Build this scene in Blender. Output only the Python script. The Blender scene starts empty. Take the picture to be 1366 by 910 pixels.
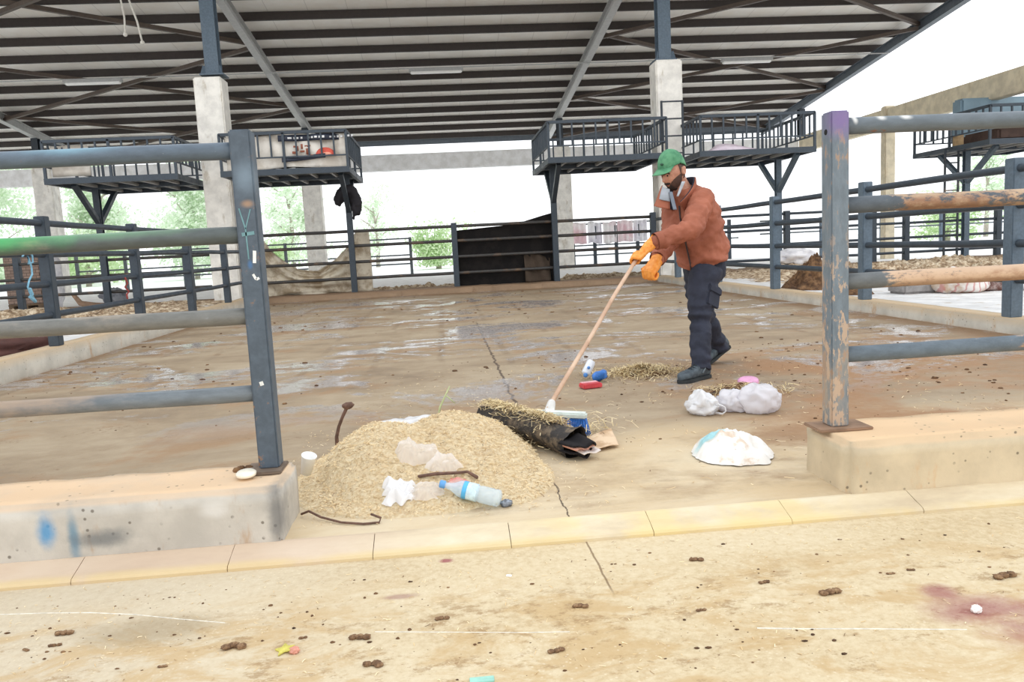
import bpy, math, random
from math import sin, cos, pi, sqrt, radians
from mathutils import Vector, Matrix, noise
random.seed(7)
C = bpy.context.scene.collection
V = Vector

# ------------------------------------------------------------------ camera
FPX, PITCH, YAW, ROLL, CH = 1042.3, .12123, .08345, .05154, 1.0
_f = V((sin(YAW)*cos(PITCH), cos(YAW)*cos(PITCH), -sin(PITCH)))
_r0 = V((cos(YAW), -sin(YAW), 0)); _d0 = _f.cross(_r0)
_r = cos(ROLL)*_r0 + sin(ROLL)*_d0
_d = -sin(ROLL)*_r0 + cos(ROLL)*_d0
cam = bpy.data.cameras.new('camera'); camo = bpy.data.objects.new('camera', cam); C.objects.link(camo)
m3 = Matrix((_r, -_d, -_f)).transposed()
camo.matrix_world = Matrix.Translation((0, 0, CH)) @ m3.to_4x4()
cam.sensor_width = 36; cam.lens = FPX/1366*36; cam.clip_end = 500; cam.clip_start = .05
bpy.context.scene.camera = camo

def _ray(x, y): return _r*((x-683)/FPX) + _d*((y-455)/FPX) + _f
def flo(x, y, z=0.):
    d = _ray(x, y); t = (z-CH)/d.z; return V((d.x*t, d.y*t, z))
def at(x, y, Y):
    d = _ray(x, y); t = Y/d.y; return V((d.x*t, Y, CH+d.z*t))

# ------------------------------------------------------------------ scene helpers
def tag(o, label=None, cat=None, group=None, kind=None):
    if label: o['label'] = label
    if cat: o['category'] = cat
    if group: o['group'] = group
    if kind: o['kind'] = kind
    return o
def empty(name, loc, label=None, cat=None, group=None, kind=None):
    o = bpy.data.objects.new(name, None); C.objects.link(o); o.location = loc; o.empty_display_size = .1
    return tag(o, label, cat, group, kind)
def wloc(o):
    p = V((0, 0, 0))
    while o is not None: p += o.location; o = o.parent
    return p
def dup(root, delta, label=None, group=None):
    r = root.copy(); C.objects.link(r); r.location = root.location + V(delta)
    if label: r['label'] = label
    if group: r['group'] = group
    for ch in list(root.children):
        c = ch.copy(); C.objects.link(c); c.parent = r
        for g in list(ch.children):
            d = g.copy(); C.objects.link(d); d.parent = c
    return r

class MB:
    def __init__(s): s.v = []; s.f = []
    def add(s, vs, fs):
        b = len(s.v); s.v += [V(v) for v in vs]; s.f += [tuple(i+b for i in f) for f in fs]; return s
    def box(s, a, b):
        x0, y0, z0 = a; x1, y1, z1 = b
        return s.add([(x0,y0,z0),(x1,y0,z0),(x1,y1,z0),(x0,y1,z0),(x0,y0,z1),(x1,y0,z1),(x1,y1,z1),(x0,y1,z1)],
                     [(0,3,2,1),(4,5,6,7),(0,1,5,4),(1,2,6,5),(2,3,7,6),(3,0,4,7)])
    def bar(s, a, b, w, h, up=(0,0,1)):
        a = V(a); b = V(b); d = (b-a).normalized(); u = V(up)
        if abs(d.dot(u)) > .98: u = V((0,1,0))
        x = d.cross(u).normalized()*(w/2); y = x.cross(d).normalized()*(h/2)
        vs = [p+q for p in (a, b) for q in (-x-y, x-y, x+y, -x+y)]
        return s.add(vs, [(0,1,2,3),(7,6,5,4),(0,4,5,1),(1,5,6,2),(2,6,7,3),(3,7,4,0)])
    def ibeam(s, a, b, w, h, up=(0,0,1), t=.015):
        a = V(a); b = V(b); d = (b-a).normalized(); u = V(up); x = d.cross(u).normalized(); y = x.cross(d).normalized()
        for o in (h/2-t/2, -h/2+t/2): s.bar(a+y*o, b+y*o, w, t, up)
        return s.bar(a, b, t, h-2*t, up)
    def tube(s, pts, rad, n=12, caps=True, round_ends=False):
        pts = [V(p) for p in pts]; R = list(rad) if hasattr(rad, '__len__') else [rad]*len(pts)
        if round_ends:
            d0 = (pts[0]-pts[1]).normalized(); d1 = (pts[-1]-pts[-2]).normalized()
            pts = [pts[0]+d0*R[0]*.9, pts[0]+d0*R[0]*.6] + pts + [pts[-1]+d1*R[-1]*.6, pts[-1]+d1*R[-1]*.9]
            R = [R[0]*.4, R[0]*.8] + R + [R[-1]*.8, R[-1]*.4]
        b = len(s.v); prev = None; k = len(pts)
        for i, p in enumerate(pts):
            t = (pts[min(i+1, k-1)] - pts[max(i-1, 0)]).normalized()
            if prev is None:
                u = V((0,0,1)) if abs(t.z) < .9 else V((1,0,0))
                x = (u - t*u.dot(t)).normalized()
            else:
                x = (prev - t*prev.dot(t)).normalized()
            prev = x; y = t.cross(x)
            for j in range(n):
                an = 2*pi*j/n; s.v.append(p + (x*cos(an)+y*sin(an))*R[i])
        for i in range(k-1):
            for j in range(n):
                q = b+i*n; s.f.append((q+j, q+(j+1)%n, q+n+(j+1)%n, q+n+j))
        if caps:
            s.f.append(tuple(b+j for j in reversed(range(n)))); s.f.append(tuple(b+(k-1)*n+j for j in range(n)))
        return s
    def loft(s, secs, n=28, power=2.0, caps=True):
        """secs: (centre, axis a, axis b) rings, superellipse"""
        b = len(s.v); k = len(secs)
        for c, a, q in secs:
            for j in range(n):
                an = 2*pi*j/n; ca, sa = cos(an), sin(an)
                e = 2/power
                s.v.append(V(c) + V(a)*(abs(ca)**e*(1 if ca >= 0 else -1)) + V(q)*(abs(sa)**e*(1 if sa >= 0 else -1)))
        for i in range(k-1):
            for j in range(n):
                o = b+i*n; s.f.append((o+j, o+(j+1)%n, o+n+(j+1)%n, o+n+j))
        if caps:
            s.f.append(tuple(b+j for j in reversed(range(n)))); s.f.append(tuple(b+(k-1)*n+j for j in range(n)))
        return s
    def lathe(s, prof, n=24, o=(0,0,0), axis=(0,0,1)):
        ax = V(axis).normalized(); u = V((0,0,1)) if abs(ax.z) < .9 else V((1,0,0)); x = (u-ax*u.dot(ax)).normalized(); y = ax.cross(x)
        return s.loft([(V(o)+ax*z, x*r, y*r) for r, z in prof], n)
    def ball(s, c, r, n=16, m=10, fn=None):
        c = V(c); rr = V(r) if hasattr(r, '__len__') else V((r, r, r)); b = len(s.v)
        for i in range(m+1):
            th = pi*i/m
            for j in range(n):
                ph = 2*pi*j/n; d = V((sin(th)*cos(ph), sin(th)*sin(ph), cos(th)))
                k = fn(d) if fn else 1
                s.v.append(c + V((d.x*rr.x, d.y*rr.y, d.z*rr.z))*k)
        for i in range(m):
            for j in range(n):
                o = b+i*n; s.f.append((o+j, o+n+j, o+n+(j+1)%n, o+(j+1)%n))
        return s
    def grid(s, fn, nu, nv, thick=0.):
        b = len(s.v); g = [[V(fn(i/nu, j/nv)) for j in range(nv+1)] for i in range(nu+1)]
        for row in g: s.v += row
        w = nv+1
        F = [(b+i*w+j, b+(i+1)*w+j, b+(i+1)*w+j+1, b+i*w+j+1) for i in range(nu) for j in range(nv)]
        s.f += F
        if thick:
            o = len(s.v)-b
            for i in range(nu+1):
                for j in range(nv+1):
                    du = g[min(i+1,nu)][j]-g[max(i-1,0)][j]; dv = g[i][min(j+1,nv)]-g[i][max(j-1,0)]
                    nn = du.cross(dv); nn = nn.normalized() if nn.length > 1e-9 else V((0,0,1))
                    s.v.append(g[i][j] - nn*thick)
            s.f += [tuple(reversed([q+o for q in f])) for f in F]
            edge = [(0,j) for j in range(nv)] + [(i,nv) for i in range(nu)] + [(nu,nv-j) for j in range(nv)] + [(nu-i,0) for i in range(nu)]
            for k, (i, j) in enumerate(edge):
                i2, j2 = edge[(k+1) % len(edge)]
                p, q = b+i*w+j, b+i2*w+j2; s.f.append((p, q, q+o, p+o))
        return s
    def prism(s, outline, z0, z1):
        n = len(outline); b = [(x, y, z0) for x, y in outline]; t = [(x, y, z1) for x, y in outline]
        return s.add(b+t, [tuple(reversed(range(n))), tuple(range(n, 2*n))] + [(i, (i+1) % n, n+(i+1) % n, n+i) for i in range(n)])
    def xform(s, M):
        s.v = [M @ v for v in s.v]; return s
    def mesh(s, name, off=V((0,0,0))):
        me = bpy.data.meshes.new(name); me.from_pydata([tuple(v-off) for v in s.v], [], s.f); me.validate(); me.update(); return me
    def build(s, name, m, parent=None, smooth=False, bevel=0., recalc=True):
        off = wloc(parent) if parent is not None else V((0,0,0))
        me = s.mesh(name, off)
        return link(name, me, m, parent, smooth, bevel, recalc)

import bmesh
def link(name, me, m, parent=None, smooth=False, bevel=0., recalc=True):
    if bevel:
        bm = bmesh.new(); bm.from_mesh(me)
        bmesh.ops.bevel(bm, geom=[e for e in bm.edges], offset=bevel, segments=2, affect='EDGES', clamp_overlap=True)
        bm.to_mesh(me); bm.free()
    if recalc:
        bm = bmesh.new(); bm.from_mesh(me); bmesh.ops.recalc_face_normals(bm, faces=bm.faces); bm.to_mesh(me); bm.free()
    if m is not None: me.materials.append(m)
    if smooth:
        me.polygons.foreach_set('use_smooth', [True]*len(me.polygons))
    o = bpy.data.objects.new(name, me); C.objects.link(o)
    if parent is not None: o.parent = parent
    return o

def rooted(mb, name, m, loc, smooth=False, bevel=0., **tg):
    """a one-mesh thing with its origin at loc"""
    me = mb.mesh(name, V(loc)); o = link(name, me, m, None, smooth, bevel); o.location = loc
    return tag(o, **tg)

def remeshed(mb, voxel, smooth_it=3, factor=.5):
    """fuse overlapping closed shapes into one continuous skin"""
    me = mb.mesh('fuse'); o = bpy.data.objects.new('fuse', me); C.objects.link(o)
    bm = bmesh.new(); bm.from_mesh(me); bmesh.ops.recalc_face_normals(bm, faces=bm.faces); bm.to_mesh(me); bm.free()
    r = o.modifiers.new('r', 'REMESH'); r.mode = 'VOXEL'; r.voxel_size = voxel
    if smooth_it:
        k = o.modifiers.new('s', 'SMOOTH'); k.iterations = smooth_it; k.factor = factor
    dg = bpy.context.evaluated_depsgraph_get(); dg.update()
    out = bpy.data.meshes.new_from_object(o.evaluated_get(dg))
    bpy.data.objects.remove(o); bpy.data.meshes.remove(me)
    return out
def displace(me, fn):
    ns = [v.normal.copy() for v in me.vertices]
    for v, n in zip(me.vertices, ns): v.co += fn(v.co, n)
    me.update()
def fuse_build(mb, name, m, parent, voxel, smooth_it=3, fn=None):
    me = remeshed(mb, voxel, smooth_it); me.name = name
    if fn: displace(me, fn)
    off = wloc(parent) if parent is not None else V((0,0,0))
    for v in me.vertices: v.co -= off
    me.materials.clear()
    return link(name, me, m, parent, True, 0, False)
def nz(p, s, seed=0.): return noise.noise(V(p)*s + V((seed*17.3, seed*7.1, seed*3.7)))
def fbm(p, s, seed=0., o=4): return noise.fractal(V(p)*s + V((seed*17.3, seed*7.1, seed*3.7)), .6, 2.0, o)

# ------------------------------------------------------------------ material helpers
class NT:
    def __init__(s, name):
        s.m = bpy.data.materials.new(name); s.m.use_nodes = True; s.t = s.m.node_tree; s.n = s.t.nodes; s.l = s.t.links
        s.b = s.n['Principled BSDF']; s.out = s.n['Material Output']
        s.co = s.n.new('ShaderNodeNewGeometry').outputs['Position']
    def new(s, k): return s.n.new(k)
    def put(s, sock, val):
        if hasattr(val, 'links') or isinstance(val, bpy.types.NodeSocket): s.l.new(val, sock)
        elif hasattr(val, '__len__') and len(val) == 3 and sock.type == 'RGBA': sock.default_value = (*val, 1)
        else: sock.default_value = val
    def scale(s, vec, k):
        n = s.new('ShaderNodeMapping'); s.put(n.inputs['Vector'], vec); n.inputs['Scale'].default_value = k; return n.outputs[0]
    def noise(s, sc=5., det=4., rough=.6, vec=None, st=None, dist=0.):
        n = s.new('ShaderNodeTexNoise'); v = s.co if vec is None else vec
        if st: v = s.scale(v, st)
        s.put(n.inputs['Vector'], v); n.inputs['Scale'].default_value = sc; n.inputs['Detail'].default_value = det
        n.inputs['Roughness'].default_value = rough; n.inputs['Distortion'].default_value = dist; return n.outputs['Fac']
    def voro(s, sc=5., vec=None, st=None, out='Distance'):
        n = s.new('ShaderNodeTexVoronoi'); v = s.co if vec is None else vec
        if st: v = s.scale(v, st)
        s.put(n.inputs['Vector'], v); n.inputs['Scale'].default_value = sc; return n.outputs[out]
    def rng(s, f, a, b, c=0., d=1.):
        n = s.new('ShaderNodeMapRange'); s.put(n.inputs[0], f); n.inputs[1].default_value = a; n.inputs[2].default_value = b
        n.inputs[3].default_value = c; n.inputs[4].default_value = d; n.interpolation_type = 'SMOOTHSTEP'; return n.outputs[0]
    def math(s, op, a, b=0.):
        n = s.new('ShaderNodeMath'); n.operation = op; s.put(n.inputs[0], a); s.put(n.inputs[1], b); return n.outputs[0]
    def mix(s, f, a, b):
        n = s.new('ShaderNodeMix'); n.data_type = 'RGBA'; s.put(n.inputs[0], f); s.put(n.inputs[6], a); s.put(n.inputs[7], b); return n.outputs[2]
    def xyz(s):
        n = s.new('ShaderNodeSeparateXYZ'); s.put(n.inputs[0], s.co); return n.outputs
    def spot(s, c, r, edge=.5, ns=8., amt=.6):
        """1 inside an ellipsoid patch with a ragged edge"""
        a = s.new('ShaderNodeVectorMath'); a.operation = 'SUBTRACT'; s.put(a.inputs[0], s.co); a.inputs[1].default_value = c
        d = s.new('ShaderNodeVectorMath'); d.operation = 'DIVIDE'; s.l.new(a.outputs[0], d.inputs[0]); d.inputs[1].default_value = r
        L = s.new('ShaderNodeVectorMath'); L.operation = 'LENGTH'; s.l.new(d.outputs[0], L.inputs[0])
        q = s.math('ADD', L.outputs['Value'], s.math('MULTIPLY', s.math('SUBTRACT', s.noise(ns, 5), .5), amt*2))
        return s.rng(q, 1+edge*.5, 1-edge, 0, 1)
    def island(s):
        n = s.new('ShaderNodeNewGeometry'); return n.outputs['Random Per Island']
    def ramp(s, f, stops):
        n = s.new('ShaderNodeValToRGB'); s.put(n.inputs[0], f); e = n.color_ramp.elements
        while len(e) < len(stops): e.new(.5)
        for k, (p, c) in enumerate(stops): e[k].position = p; e[k].color = (*c, 1)
        return n.outputs[0]
    def fin(s, col, rough=.6, bump=None, bstr=.3, bdist=.01, metal=0., spec=None, trans=None, alpha=None, sheen=None):
        s.put(s.b.inputs['Base Color'], col); s.put(s.b.inputs['Roughness'], rough); s.b.inputs['Metallic'].default_value = metal
        if spec is not None: s.put(s.b.inputs['Specular IOR Level'], spec)
        if trans is not None: s.put(s.b.inputs['Transmission Weight'], trans)
        if alpha is not None: s.put(s.b.inputs['Alpha'], alpha)
        if sheen is not None: s.b.inputs['Sheen Weight'].default_value = sheen
        if bump is not None:
            n = s.new('ShaderNodeBump'); n.inputs['Strength'].default_value = bstr; n.inputs['Distance'].default_value = bdist
            s.put(n.inputs['Height'], bump); s.l.new(n.outputs[0], s.b.inputs['Normal'])
        return s.m
def S(r, g, b):
    """display colour 0-255 -> linear"""
    return tuple(((c/255+.055)/1.055)**2.4 if c > 10.3 else c/255/12.92 for c in (r, g, b))
def plain(name, col, rough=.6, var=.18, sc=12., metal=0., bstr=.15, spec=None):
    t = NT(name); n = t.noise(sc, 4); c = t.mix(t.rng(n, .3, .7), tuple(x*(1-var) for x in col), tuple(min(1, x*(1+var)) for x in col))
    return t.fin(c, rough, n, bstr, .004, metal, spec)
def steel(name, base, rust=.0, dust=.0, rustc=S(150,95,60), dustc=S(196,168,138), rough=.42, st=(1,1,1), extra=None, wear=.1):
    t = NT(name); n1 = t.noise(7, 6, .65, st=st); n2 = t.noise(28, 5, .7, st=st); n3 = t.noise(2.6, 3, .5, st=st)
    c = t.mix(t.rng(n2, .3, .75), tuple(x*.82 for x in base), tuple(x*1.18 for x in base))
    if dust: c = t.mix(t.math('MULTIPLY', t.rng(t.math('ADD', t.math('MULTIPLY', n3, .6), t.math('MULTIPLY', n1, .4)), .62-dust*.35, .75-dust*.3), .85), c, dustc)
    if rust: c = t.mix(t.rng(t.math('ADD', t.math('MULTIPLY', n1, .6), t.math('MULTIPLY', n2, .4)), .68-rust*.3, .74-rust*.28), c, t.mix(n2, rustc, tuple(x*.55 for x in rustc)))
    if wear: c = t.mix(t.rng(t.noise(55, 3, .6, st=st), .7, .76, 0, wear*6 if wear < .16 else 1), c, S(150,158,165))
    if extra: c = extra(t, c)
    return t.fin(c, t.rng(n1, .3, .7, rough, rough+.2), n2, .12, .003, 0, .5)

# ------------------------------------------------------------------ world and light
W = bpy.data.worlds.new('overcast'); bpy.context.scene.world = W; W.use_nodes = True
wn = W.node_tree; bg = wn.nodes['Background']
tc = wn.nodes.new('ShaderNodeTexCoord'); sp = wn.nodes.new('ShaderNodeSeparateXYZ'); wn.links.new(tc.outputs['Generated'], sp.inputs[0])
rp = wn.nodes.new('ShaderNodeValToRGB'); wn.links.new(sp.outputs['Z'], rp.inputs[0])
rp.color_ramp.elements[0].position = 0.; rp.color_ramp.elements[0].color = (.96, .98, 1, 1)
rp.color_ramp.elements[1].position = .9; rp.color_ramp.elements[1].color = (.93, .965, 1, 1)
wn.links.new(rp.outputs[0], bg.inputs[0]); bg.inputs[1].default_value = 1.55
sun = bpy.data.lights.new('veiled_sun', 'SUN'); sun.energy = 0.35; sun.angle = radians(60); sun.color = (1, .97, .92)
suno = bpy.data.objects.new('veiled_sun', sun); C.objects.link(suno); suno.rotation_euler = (radians(25), radians(28), 0)
vs = bpy.context.scene.view_settings
vs.view_transform = 'Standard'; vs.look = 'None'; vs.gamma = 1; vs.exposure = 0.0; vs.use_curve_mapping = False

# ------------------------------------------------------------------ ground surfaces
def m_pen():
    t = NT('pen_floor'); x, y, z = t.xyz()
    st = t.noise(1.1, 7, .66, st=(.7, 1.2, 1), dist=.5); fine = t.noise(24, 5, .75); bl = t.noise(.8, 6, .64, st=(.8, 1.1, 1), dist=1.0); md = t.noise(5, 6, .7)
    c = t.ramp(t.math('ADD', t.math('ADD', t.math('MULTIPLY', st, .6), t.math('MULTIPLY', fine, .18)), t.math('MULTIPLY', md, .22)), [(.34, S(122,104,84)), (.48, S(154,135,110)), (.6, S(172,155,130)), (.7, S(188,173,150))])
    br = t.math('ADD', t.math('MULTIPLY', bl, .7), t.math('MULTIPLY', md, .3))
    c = t.mix(t.rng(br, .49, .6, 0, .7), c, S(150,116,82))
    c = t.mix(t.rng(t.math('ADD', t.math('MULTIPLY', t.noise(2.6, 6, .8, dist=.4), .6), t.math('MULTIPLY', fine, .4)), .56, .64, 0, .6), c, S(118,90,64))
    ln = t.noise(2.2, 4, .6, st=(.25, 3.2, 1)); c = t.mix(t.rng(ln, .5, .7, 0, .3), c, S(138,120,100))
    gx = t.math('PINGPONG', t.math('ADD', x, t.math('MULTIPLY', t.noise(1.3), .12)), .3); gy = t.math('PINGPONG', t.math('ADD', y, t.math('MULTIPLY', t.noise(1.7), .16)), .3)
    gl = t.math('MULTIPLY', t.math('MAXIMUM', t.rng(gx, .05, .015), t.rng(gy, .06, .02)), t.math('MULTIPLY', t.rng(bl, .42, .56), t.rng(y, 5.5, 7.0)))
    c = t.mix(t.math('MULTIPLY', gl, .4), c, S(104,84,64))
    fr = t.math('MULTIPLY', t.rng(t.math('ADD', t.math('SUBTRACT', y, t.math('MULTIPLY', t.rng(x, -.2, 1.), .7)), t.math('MULTIPLY', st, 1.6)), 4.5, 3.6), t.rng(br, .66, .45))
    c = t.mix(t.math('MULTIPLY', fr, .85), c, t.mix(t.rng(st, .35, .65), S(208,184,146), S(226,210,180)))
    right = t.math('MULTIPLY', t.math('MULTIPLY', t.rng(x, 1.0, 2.4), t.rng(y, 7.8, 5.2)), t.rng(y, 3.1, 3.7)); c = t.mix(t.math('MULTIPLY', right, t.rng(br, .38, .55, 0, .75)), c, S(156,114,76))
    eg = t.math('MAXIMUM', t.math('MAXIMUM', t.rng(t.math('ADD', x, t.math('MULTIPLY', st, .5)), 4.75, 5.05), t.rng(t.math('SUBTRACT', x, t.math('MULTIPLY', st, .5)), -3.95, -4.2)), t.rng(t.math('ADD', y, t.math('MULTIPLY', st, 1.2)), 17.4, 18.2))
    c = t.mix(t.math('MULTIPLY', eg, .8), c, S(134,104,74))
    wob = t.math('MULTIPLY', t.noise(5, 5), .09)
    crack = t.math('MULTIPLY', t.math('MULTIPLY', t.rng(t.math('ABSOLUTE', t.math('SUBTRACT', t.math('ADD', x, wob), .455)), .014, .006), t.rng(y, 10.8, 10.2)), t.rng(y, 4.6, 4.7))
    crk2 = t.math('MULTIPLY', t.rng(t.math('ABSOLUTE', t.math('SUBTRACT', t.math('ADD', x, wob), .455)), .005, .002), t.rng(y, 3.4, 3.3))
    c = t.mix(t.math('MULTIPLY', t.math('MAXIMUM', crack, crk2), t.rng(fine, .3, .5, .4, .9)), c, S(74,58,46))
    w = t.math('ADD', t.math('MULTIPLY', t.noise(.85, 6, .66, st=(.7, 1.0, 1), dist=.8), .75), t.math('MULTIPLY', t.noise(7, 5, .7), .25))
    wet = t.math('MULTIPLY', t.rng(w, .512, .565), t.rng(y, 4.2, 5.6))
    c = t.mix(t.math('MULTIPLY', wet, .65), c, S(168,164,164))
    ro = t.math('SUBTRACT', t.rng(fine, .3, .7, .62, .85), t.math('MULTIPLY', wet, .57))
    return t.fin(c, ro, t.math('MULTIPLY', t.math('ADD', fine, md), t.math('SUBTRACT', 1.0, t.math('MULTIPLY', wet, .7))), .3, .006, 0, .5)
def m_aisle():
    t = NT('aisle_floor'); x, y, z = t.xyz()
    a = t.noise(1.7, 6, .6, st=(.6, 1.2, 1)); f = t.noise(38, 4, .75); b = t.noise(4.5, 6, .7, st=(.7, 1.2, 1), dist=.5)
    c = t.ramp(t.math('ADD', t.math('MULTIPLY', a, .45), t.math('MULTIPLY', f, .55)), [(.3, S(184,160,122)), (.5, S(210,192,158)), (.7, S(222,208,180))])
    c = t.mix(t.math('MULTIPLY', t.rng(x, .2, -1.2), .4), c, S(196,188,176))
    warm = t.math('MULTIPLY', t.rng(b, .45, .6, 0, .7), t.rng(t.math('ADD', y, t.math('MULTIPLY', a, .5)), 2.75, 2.4)); c = t.mix(warm, c, S(192,162,116))
    dk = t.noise(9, 6, .8, st=(.7, 1.1, 1)); c = t.mix(t.math('MULTIPLY', t.rng(dk, .53, .64, 0, .7), t.rng(y, 2.4, 2.15)), c, S(158,128,90))
    c = t.mix(t.math('MULTIPLY', t.rng(t.voro(55), .26, .1), t.math('MULTIPLY', t.rng(t.noise(3, 4), .44, .56), .4)), c, S(232,220,194))
    c = t.mix(t.rng(t.noise(24, 5, .8), .64, .72, 0, .7), c, S(150,116,82))
    c = t.mix(t.math('MULTIPLY', t.spot((-.91, 2.23, -.05), (.2, .1, .3), .6, 10, .5), .55), c, S(150,132,104))
    for cc, rr in (((1.40, 1.91, -.05), (.15, .08, .3)), ((1.58, 1.78, -.05), (.25, .12, .3)), ((1.365, 2.03, -.05), (.05, .05, .3))):
        c = t.mix(t.math('MULTIPLY', t.spot(cc, rr, .8, 9, .6), .62), c, S(142,66,86))
    c = t.mix(t.math('MULTIPLY', t.spot((-.05, 2.56, -.05), (.026, .02, .3), .6, 20, .5), .8), c, S(146,60,78))
    c = t.mix(t.math('MULTIPLY', t.spot((-.19, 2.31, -.05), (.05, .02, .3), .6, 20, .6), .5), c, S(136,84,90))
    j = t.math('MULTIPLY', t.rng(t.math('ABSOLUTE', t.math('SUBTRACT', t.math('ADD', x, t.math('MULTIPLY', t.noise(6), .02)), .458)), .005, .0015), t.rng(y, 2.17, 2.27))
    c = t.mix(t.math('MULTIPLY', j, .8), c, S(120,96,70))
    return t.fin(c, .8, t.math('ADD', f, b), .4, .005, 0, .3)
def m_kerb():
    t = NT('kerb'); x, y, z = t.xyz(); n = t.noise(5, 6, .65, st=(.5, 1.4, 1)); f = t.noise(40, 4)
    c = t.ramp(n, [(.3, S(196,178,150)), (.5, S(214,198,168)), (.7, S(226,214,188))])
    c = t.mix(t.math('MULTIPLY', t.rng(t.math('ABSOLUTE', t.math('ADD', x, 1.1)), 1.1, .5), .6), c, S(200,174,156))
    yel = t.math('MULTIPLY', t.rng(t.math('ADD', y, t.math('MULTIPLY', n, .03)), 2.675, 2.64), t.rng(t.noise(2.5, 4), .3, .5)); c = t.mix(t.math('MULTIPLY', yel, .55), c, S(218,194,136))
    yb = t.math('MULTIPLY', t.math('MULTIPLY', t.rng(x, .1, .5), t.rng(x, 1.6, 1.2)), t.rng(t.noise(3, 4), .4, .55)); c = t.mix(t.math('MULTIPLY', yb, .5), c, S(226,202,140))
    return t.fin(c, .75, t.math('ADD', f, n), .3, .004)
def m_conc(name, base, dirt=S(176,138,98), dark=S(120,116,110), top=S(214,180,144), spots=(), pits=True, dirtz=None):
    t = NT(name); x, y, z = t.xyz(); n = t.noise(3.5, 6, .62); f = t.noise(26, 5, .7)
    c = t.mix(t.rng(n, .3, .7), tuple(v*.84 for v in base), tuple(min(1, v*1.12) for v in base))
    c = t.mix(t.rng(t.noise(5, 5, .7, st=(1, 1, .35)), .56, .68, 0, .6), c, dirt)
    nr = t.new('ShaderNodeNewGeometry'); sx = t.new('ShaderNodeSeparateXYZ'); t.l.new(nr.outputs['Normal'], sx.inputs[0])
    if top: c = t.mix(t.math('MULTIPLY', t.rng(sx.outputs['Z'], .5, .85), t.rng(n, .2, .6, .65, 1)), c, top)
    if pits:
        pit = t.math('MULTIPLY', t.rng(t.voro(26), .2, .1), t.rng(t.noise(5), .47, .56)); c = t.mix(t.math('MULTIPLY', pit, .75), c, S(96,86,74))
    if dirtz is not None: c = t.mix(t.rng(t.math('ADD', z, t.math('MULTIPLY', n, .06)), dirtz+.05, dirtz, 0, .7), c, dirt)
    for cc, rr, col, a in spots: c = t.mix(t.math('MULTIPLY', t.spot(cc, rr, .8, 14, .5), a), c, col)
    return t.fin(c, .85, t.math('ADD', f, n), .35, .006, 0, .3)

MAT = {}
MAT['pen'] = m_pen(); MAT['aisle'] = m_aisle(); MAT['kerb'] = m_kerb()
MAT['conc'] = m_conc('pale_concrete', S(243,239,231), top=S(200,192,178), pits=False, dirt=S(190,178,158))
MAT['beamconc'] = m_conc('beam_concrete', S(247,246,243), top=None, pits=False, dirt=S(244,242,238))
MAT['sidebeam'] = m_conc('weathered_beam', S(222,210,184), top=None, pits=False, dirt=S(198,182,150))
MAT['plinthL'] = m_conc('grey_plinth', S(198,192,182), top=S(226,196,162), spots=(((-1.42, 2.74, .1), (.035, .2, .06), S(86,150,196), .9), ((-1.33, 2.74, .07), (.022, .2, .1), S(96,136,160), .8), ((-1.24, 2.74, .06), (.11, .2, .035), S(108,112,114), .75), ((-.64, 2.74, .1), (.035, .2, .12), S(116,116,116), .75), ((-.85, 2.74, .13), (.05, .2, .03), S(226,224,220), .6)))
MAT['plinthR'] = m_conc('tan_plinth', S(204,188,160), top=S(228,196,158), dirt=S(206,164,118))
MAT['kerbside'] = m_conc('side_kerb', S(190,184,172), top=S(196,172,140), dirtz=.0)
MAT['farkerb'] = m_conc('mud_kerb', S(150,126,102), dirt=S(110,82,60), top=S(142,116,92))
MAT['yard'] = m_conc('yard_concrete', S(248,248,247), top=None, pits=False, dirt=S(236,232,224))
MAT['nextpen'] = m_conc('next_pen_floor', S(220,219,218), top=None, pits=False, dirt=S(180,160,132))

# floor slabs
def slab(name, a, b, m, label, cat='floor'):
    o = MB().box(a, b).build(name, m); return tag(o, label, cat, kind='structure')
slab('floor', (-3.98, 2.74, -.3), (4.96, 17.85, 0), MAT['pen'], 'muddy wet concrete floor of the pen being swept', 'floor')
slab('aisle_floor', (-14, -4, -.4), (14, 2.72, -.05), MAT['aisle'], 'pale dirty concrete aisle with a purple stain and dung crumbs', 'floor')
slab('side_pen_floor', (-24, 2.74, -.3), (-4.2, 18.0, .1), MAT['nextpen'], 'pale concrete floor of the pen with the brick stack behind it', 'floor')
slab('side_pen_floor', (5.2, 2.74, -.3), (24, 18.0, .1), MAT['nextpen'], 'pale grey concrete floor of the pen with the dung heap', 'floor')
slab('ground', (-90, 17.9, -.5), (90, 120, -.02), MAT['yard'], 'bleached white concrete yard behind the far fence', 'ground')
slab('aisle_ground', (-60, -40, -.6), (60, 2.7, -.35), MAT['aisle'], 'ground under the aisle', 'ground') if False else None

# yellow-edged kerb along the aisle, its stones scored by joints
mb = MB(); xs = [-3.9+.51*i for i in range(16)]; xs = [-3.98,-3.4,-2.87,-2.35,-1.83,-1.3,-.79,-.3,.18,.69,1.2,1.7,2.2,2.7,3.2,3.7,4.2]
for a, b in zip(xs, xs[1:]):
    g = .0012; y0, y1 = 2.622+random.uniform(-.003,.003), 2.745
    prof = [(y0, -.2), (y0, -.040), (y0+.006, -.032), (y0+.02, -.027), (y0+.055, -.016+random.uniform(-.002,.002)), (y1-.01, .001), (y1+.004, .001), (y1, -.2)]
    vs_ = [(a+g, p, q) for p, q in prof] + [(b-g, p, q) for p, q in prof]; n = len(prof)
    mb.add(vs_, [tuple(range(n)), tuple(reversed(range(n, 2*n)))] + [(i, n+i, n+(i+1) % n, (i+1) % n) for i in range(n)])
tag(mb.build('trim_1', MAT['kerb'], bevel=.0), 'yellow edged concrete kerb between the aisle and the pen', 'kerb', kind='structure')

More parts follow.
